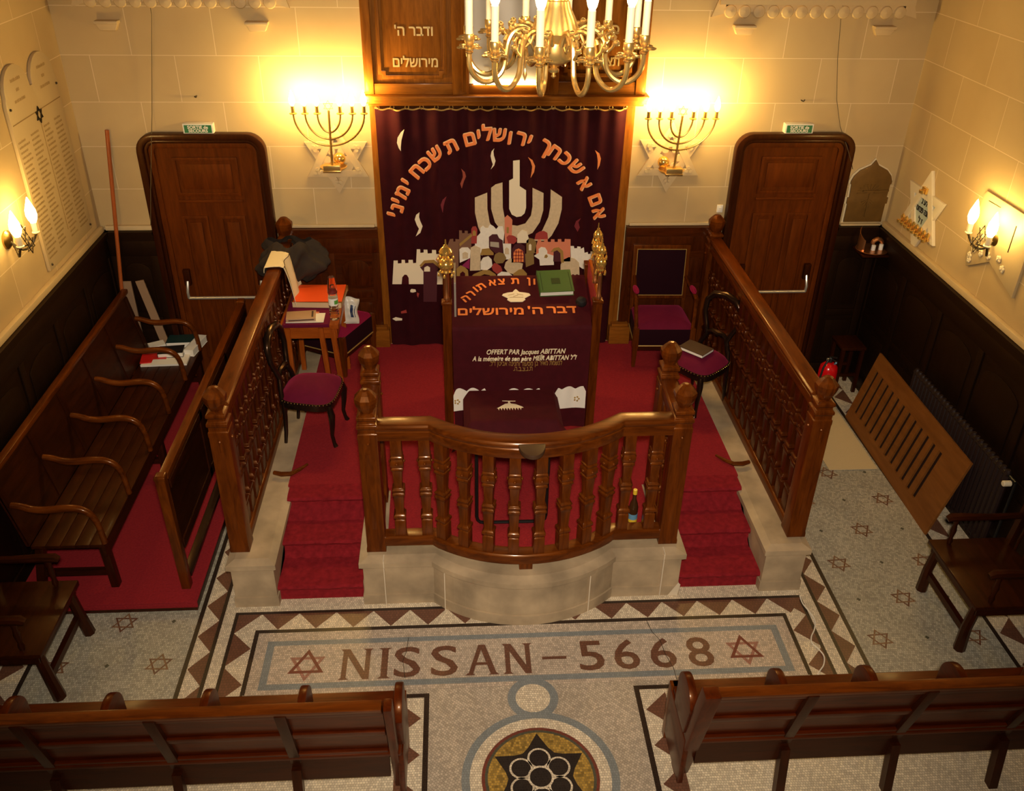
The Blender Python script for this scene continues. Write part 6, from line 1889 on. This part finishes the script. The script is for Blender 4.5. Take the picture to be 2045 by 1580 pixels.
# pole and boards behind the pew
m = MB(); m.tube([(-3.305, -0.026, 2.47), (-3.44, -0.125, 1.10), (-3.497, -0.165, 0.10)], [0.017, 0.017, 0.017], 10)
tag(m.build('wooden_pole', 'broom', None, smooth=True), 'long reddish wooden pole leaning in the left corner', 'pole')
m = MB(); m.bar((-3.28, -0.10, 1.14), (-3.09, -0.115, 0.10), 0.075, 0.012, 0, up=(0, 1, 0))
tag(m.build('cardboard_strip', 'cardboard'), 'long beige cardboard strip upright behind the pew end', 'board')
m = MB(); m.box(-3.455, -3.36, -0.10, -0.085, 0.10, 1.13)
tag(m.build('cardboard_sheet', 'cardboard'), 'wider beige board standing behind the wooden pole', 'board')

# ================================================================== ARMCHAIRS BY THE SIDE WALLS
def wall_armchair(s, label):
    # faces the middle of the room; s = -1 left, 1 right
    r = thing('wooden_armchair', label, 'armchair', (s * 3.2, -3.45, 0), 'plain wooden armchairs by the side walls')
    ya, yb = (-3.845, -3.215) if s < 0 else (-3.715, -3.055)
    xf = s * 2.905 if s < 0 else s * 2.84
    xb = s * 3.40
    def B(m, x0, x1, *a):
        x0, x1 = sorted((x0, x1)); m.box(x0, x1, *a)
    m = MB(); B(m, xf, xb, ya, yb, 0.405, 0.435); m.build('seat', 'darkoak_y', r, bevel=0.006)
    m = MB(); B(m, xf + s * 0.03, xf + s * 0.05, ya + 0.03, yb - 0.03, 0.34, 0.405); B(m, xf + s * 0.03, xb, ya + 0.02, ya + 0.04, 0.34, 0.405); B(m, xf + s * 0.03, xb, yb - 0.04, yb - 0.02, 0.34, 0.405); m.build('apron', 'darkoak_y', r)
    for y, dy in ((ya + 0.06, -0.0), (yb - 0.06, 0.02)):
        m = MB(); m.tube([(xf + s * 0.055, y, 0.405), (xf + s * 0.035, y + dy * 0.5, 0.2), (xf + s * 0.012 + (s * 0.03 if s > 0 else 0), y + dy, 0.0)], [0.032, 0.034, 0.040], 8); m.build('leg', 'darkoak_z', r)
        m = MB(); m.tube([(xb - s * 0.05, y, 0.405), (xb - s * 0.01, y, 0.0)], [0.03, 0.034], 8); m.build('leg', 'darkoak_z', r)
    MB().bar((xf + s * 0.045, ya + 0.06, 0.16), (xf + s * 0.045, yb - 0.06, 0.16), 0.035, 0.045).build('stretcher', 'darkoak_y', r)
    for y in (ya + 0.05, yb - 0.05):
        m = MB(); m.lathe((xf + s * 0.12, y, 0.435), [(0.014, 0), (0.020, 0.03), (0.013, 0.06), (0.022, 0.12), (0.014, 0.17), (0.018, 0.20), (0.014, 0.22)], 10); am = m.build('arm_post', 'darkoak_z', r, smooth=True)
        m = MB(); m.tube([(xf + s * 0.05, y, 0.655), (xf + s * 0.075, y, 0.670), (xf + s * 0.15, y, 0.672), (xf + s * 0.35, y, 0.665), (xb, y, 0.67)], [0.022, 0.030, 0.028, 0.024, 0.022], 8); m.build('armrest', 'darkoak_x', r, smooth=True)
    for y in (ya + 0.05, yb - 0.05):
        MB().bar((xb, y, 0.40), (xb + s * 0.06, y, 1.02), 0.045, 0.045, 0, up=(0, 1, 0)).build('back_post', 'darkoak_z', r)
    MB().bar((xb + s * 0.055, ya + 0.03, 1.0), (xb + s * 0.055, yb - 0.03, 1.0), 0.035, 0.10).build('top_rail', 'darkoak_y', r, bevel=0.01)
    for k in range(5):
        y = ya + 0.12 + (yb - ya - 0.24) * k / 4
        m = MB(); m.tube([(xb + s * 0.0, y, 0.43), (xb + s * 0.052, y, 0.96)], 0.010, 6); m.build('spindle', 'darkoak_z', r, smooth=True)
    return r
wall_armchair(-1, 'dark wooden armchair against the left wall in front of the long pew')
wall_armchair(1, 'dark wooden armchair against the right wall beyond the radiator')

# ================================================================== FRONT PEWS
def front_pew(s, label):
    r = thing('front_pew', label, 'pew', (s * 2.1, -4.5, 0), 'pews at the bottom of the picture')
    xa, xb = s * 0.765, s * 3.50
    xs = sorted((xa, xb))
    MB().box(xs[0], xs[1], -4.62, -4.21, 0.425, 0.452).build('seat', 'pewwood_x', r, bevel=0.006)
    MB().box(xs[0], xs[1], -4.24, -4.218, 0.34, 0.424).build('seat_apron', 'darkoak_x', r)
    def yb_(z):
        return -4.585 - 0.135 * (z - 0.45) / 0.5
    def leaning(m, x0, x1, z0, z1, d0, d1):
        x0, x1 = sorted((x0, x1))
        vs = [(x, yb_(z) + d, z) for z in (z0, z1) for x, d in ((x0, d0), (x1, d0), (x1, d1), (x0, d1))]
        m.add(vs, [(3, 2, 1, 0), (4, 5, 6, 7), (0, 1, 5, 4), (1, 2, 6, 5), (2, 3, 7, 6), (3, 0, 4, 7)])
    bx0 = s * 0.83
    m = MB(); leaning(m, bx0, xb, 0.40, 0.935, -0.008, 0.008); m.build('back_panel', 'pewwood_x', r)
    m = MB(); leaning(m, bx0, xb, 0.925, 0.958, -0.032, 0.032); m.build('top_rail', 'oak_x', r, bevel=0.006)
    m = MB(); leaning(m, bx0, xb, 0.885, 0.926, -0.024, 0.0); leaning(m, bx0, xb, 0.655, 0.70, -0.026, -0.008); leaning(m, bx0, xb, 0.40, 0.475, -0.030, -0.008); leaning(m, bx0, xb, 0.635, 0.656, -0.018, -0.008); m.build('cross_rail', 'pewwood_x', r, bevel=0.004)
    MB().box(*sorted((bx0, xb)), -4.60, -4.575, 0.235, 0.40).build('rear_apron', 'darkoak_x', r)
    for k in range(4):
        x = s * (1.32 + 0.62 * k)
        m = MB(); leaning(m, x - 0.028, x + 0.028, 0.34, 0.925, -0.036, -0.006); m.build('stile', 'darkoak_z', r, bevel=0.004)
        MB().bar((x, -4.60, 0.34), (x, -4.66, 0.0), 0.05, 0.05, 0, up=(0, 1, 0)).build('leg', 'darkoak_z', r)
        MB().box(x - 0.025, x + 0.025, -4.29, -4.24, 0, 0.425).build('leg', 'darkoak_z', r)
    # end frame by the aisle
    xe = s * 0.79
    m = MB(); leaning(m, xe - 0.032, xe + 0.032 + s * 0.02, 0.02, 0.965, -0.045, 0.035); m.build('end_post', 'pewwood_z', r, bevel=0.010)
    m = MB(); m.prism([(-4.60, 0.06), (-4.22, 0.06), (-4.22, 0.425), (-4.60, 0.425)], xe - 0.016 - s * 0.02, xe + 0.016 - s * 0.02, 'yz'); m.build('end_panel', 'pewwood_y', r, bevel=0.006)
    m = MB(); m.bar((s * 0.778, -4.235, 0.452), (s * 0.778, -4.235, 0.0), 0.05, 0.05); m.build('leg', 'oak_z', r, bevel=0.005)
    for k in range(6):
        x = s * (0.768 + 0.492 * k)
        pts = [(-4.572, 0.452), (-4.36, 0.452), (-4.365, 0.60)] + arc_pts(-4.495, 0.655, 0.130, 0.130, 0.0, PI * 0.80, 12) + [(-4.622, 0.69)]
        m = MB(); m.prism(pts, x - 0.022, x + 0.022, 'yz'); m.build('armrest', 'pewwood_y', r, bevel=0.010)
    return r
front_pew(-1, 'wooden pew seen from behind, left of the mosaic aisle')
front_pew(1, 'wooden pew seen from behind, right of the mosaic aisle')

# ================================================================== RIGHT SIDE
A_, B_, T_ = Vector((3.205, -0.82, 0.002)), Vector((3.18, -2.511, 0.002)), Vector((3.372, -0.833, 0.69))
eu, ev = (B_ - A_), (T_ - A_)
nn = eu.cross(ev).normalized()
def pp(u, v, d=0.0):
    return A_ + eu * u + ev * v + nn * d
vb = [0.0, 0.155, 0.80, 1.0]
us = [0.0]
for i in range(12):
    c = 0.062 + (0.80 - 0.062) * i / 11
    us += [c - 0.0150, c + 0.0150]
us.append(1.0)
vs = []; fs = []
for d in (0.0, -0.018):
    for v_ in vb:
        for u_ in us:
            vs.append(pp(u_, v_, d))
nu = len(us); half = nu * 4
for j in range(3):
    for i in range(nu - 1):
        hole = (j == 1 and i % 2 == 1)
        q = (j * nu + i, j * nu + i + 1, (j + 1) * nu + i + 1, (j + 1) * nu + i)
        if not hole:
            fs.append(q); fs.append(tuple(k + half for k in q[::-1]))
        else:
            for a, b in zip(q, q[1:] + q[:1]):
                fs.append((b, a, a + half, b + half))
loop = [i for i in range(nu)] + [j * nu + nu - 1 for j in range(1, 4)] + [3 * nu + i for i in range(nu - 2, -1, -1)] + [j * nu for j in range(2, 0, -1)]
for k in range(len(loop)):
    a, b = loop[k], loop[(k + 1) % len(loop)]
    fs.append((a, b, b + half, a + half))
m = MB(); m.add(vs, fs)
sp_ = tag(m.build('slotted_panel', 'plywood_y'), 'light brown plywood panel with twelve slots leaning against the radiator', 'panel')
m = MB(); m.box(3.40, 3.405, -2.5, -0.85, 0.1, 0.6)
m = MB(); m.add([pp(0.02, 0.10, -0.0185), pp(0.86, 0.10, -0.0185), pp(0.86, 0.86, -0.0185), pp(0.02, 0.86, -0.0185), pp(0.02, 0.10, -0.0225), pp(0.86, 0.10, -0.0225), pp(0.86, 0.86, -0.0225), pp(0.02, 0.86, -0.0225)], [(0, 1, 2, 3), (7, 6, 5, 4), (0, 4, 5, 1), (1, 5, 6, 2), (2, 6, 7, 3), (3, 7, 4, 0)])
m.build('slot_shade_sheet', 'radiator_paint', sp_, label='added dark sheet that gives the slots their shade')  # added sheet: its dark colour stands in for shade inside the slots
ra = thing('radiator', 'dark brown ribbed radiator behind the leaning slotted panel', 'radiator', (3.44, -2.05, 0))
m = MB()
for i in range(28):
    y = -1.36 - 0.053 * i
    m.tube([(3.445, y, 0.10), (3.445, y, 0.13), (3.445, y, 0.80), (3.445, y, 0.825)], [0.012, 0.0245, 0.0245, 0.016], 8, sx=1.0)
m.build('ribbed_body', 'radiator_paint', ra, smooth=True)
m = MB(); m.tube([(3.445, -1.34, 0.15), (3.445, -2.81, 0.15)], 0.022, 8); m.tube([(3.445, -1.34, 0.79), (3.445, -2.81, 0.79)], 0.022, 8); m.box(3.43, 3.46, -1.42, -1.38, 0, 0.12); m.box(3.43, 3.46, -2.76, -2.72, 0, 0.12)
m.build('header', 'radiator_paint', ra, smooth=True)
m = MB(); m.tube([(3.445, -2.80, 0.79), (3.445, -2.90, 0.79)], 0.012, 8); m.tube([(3.445, -2.90, 0.79), (3.445, -2.90, 0.0)], 0.011, 8); m.build('pipe', 'black_metal', ra, smooth=True)
m = MB(); m.lathe((3.40, -2.90, 0.79), [(0.016, -0.05), (0.022, -0.045), (0.022, 0.005), (0.015, 0.012)], 12, axis='x'); m.build('valve', 'ivory', ra, smooth=True)
m = MB(); m.box(2.735, 3.16, -1.66, -0.62, 0.0062, 0.013)
tag(m.build('floor_mat', 'mat_rubber'), 'pale beige mat on the floor between right railing and slotted panel', 'mat')
ex = thing('fire_extinguisher', 'red fire extinguisher on the floor near the right-hand door', 'fire extinguisher', (3.03, -0.63, 0))
m = MB(); m.lathe((3.03, -0.63, 0.002), [(0.075, 0), (0.085, 0.01), (0.085, 0.40), (0.077, 0.445), (0.045, 0.475), (0.022, 0.485)], 22); m.build('cylinder', 'red_paint', ex, smooth=True)
m = MB(); m.T = Matrix.Translation((0, 0, 0.068)); m.lathe((3.03, -0.63, 0.42), [(0.022, 0), (0.022, 0.04), (0.015, 0.05)], 12); m.tube([(3.03, -0.63, 0.47), (3.05, -0.70, 0.50)], 0.008, 6); m.tube([(3.03, -0.63, 0.455), (3.055, -0.72, 0.465)], 0.007, 6); m.build('valve_handle', 'black_rubber', ex, smooth=True)
m = MB(); m.T = Matrix.Translation((0, 0, 0.068)); m.lathe((3.0, -0.64, 0.45), [(0.016, -0.008), (0.016, 0.008)], 10, axis='x'); m.build('gauge', 'steel', ex, smooth=True)
m = MB(); m.T = Matrix.Translation((0, 0, 0.068)); m.tube([(3.02, -0.64, 0.45), (2.98, -0.69, 0.47), (2.945, -0.70, 0.40), (2.935, -0.69, 0.25), (2.94, -0.68, 0.12)], 0.010, 8); m.build('hose', 'black_rubber', ex, smooth=True)
m = MB(); m.T = Matrix.Translation((0, 0, 0.068)); m.tube([(3.03, -0.75, 0.475), (3.035, -0.718, 0.445)], 0.009, 6); m.build('blue_seal', 'label_blue', ex)
sl = thing('corner_stool', 'small dark wooden stool in the dim right-hand corner', 'stool', (3.36, -0.27, 0))
m = MB(); m.box(3.235, 3.475, -0.40, -0.13, 0.47, 0.50); m.build('seat', 'mahogany_y', sl, bevel=0.006)
for x in (3.26, 3.45):
    for y in (-0.375, -0.155):
        MB().box(x - 0.016, x + 0.016, y - 0.016, y + 0.016, 0, 0.47).build('leg', 'darkoak_z', sl)
for y in (-0.375, -0.155):
    MB().box(3.276, 3.434, y - 0.010, y + 0.010, 0.18, 0.21).build('stretcher', 'darkoak_x', sl)
m = MB()
cpts = [(1.971, -3.134), (1.966, -3.21), (1.985, -3.29), (1.995, -3.37), (1.965, -3.45), (1.918, -3.52), (1.905, -3.575), (1.93, -3.63), (1.943, -3.69), (1.915, -3.76), (1.87, -3.81), (1.85, -3.84), (1.88, -3.90), (1.95, -3.98)]
m.tube(smooth_path([(x, y, 0.0115) for x, y in cpts]), 0.0045, 6)
tag(m.build('white_cable', 'cable_white', None, smooth=True), 'thin white cable snaking over the mosaic at the right of the inscription', 'cable')
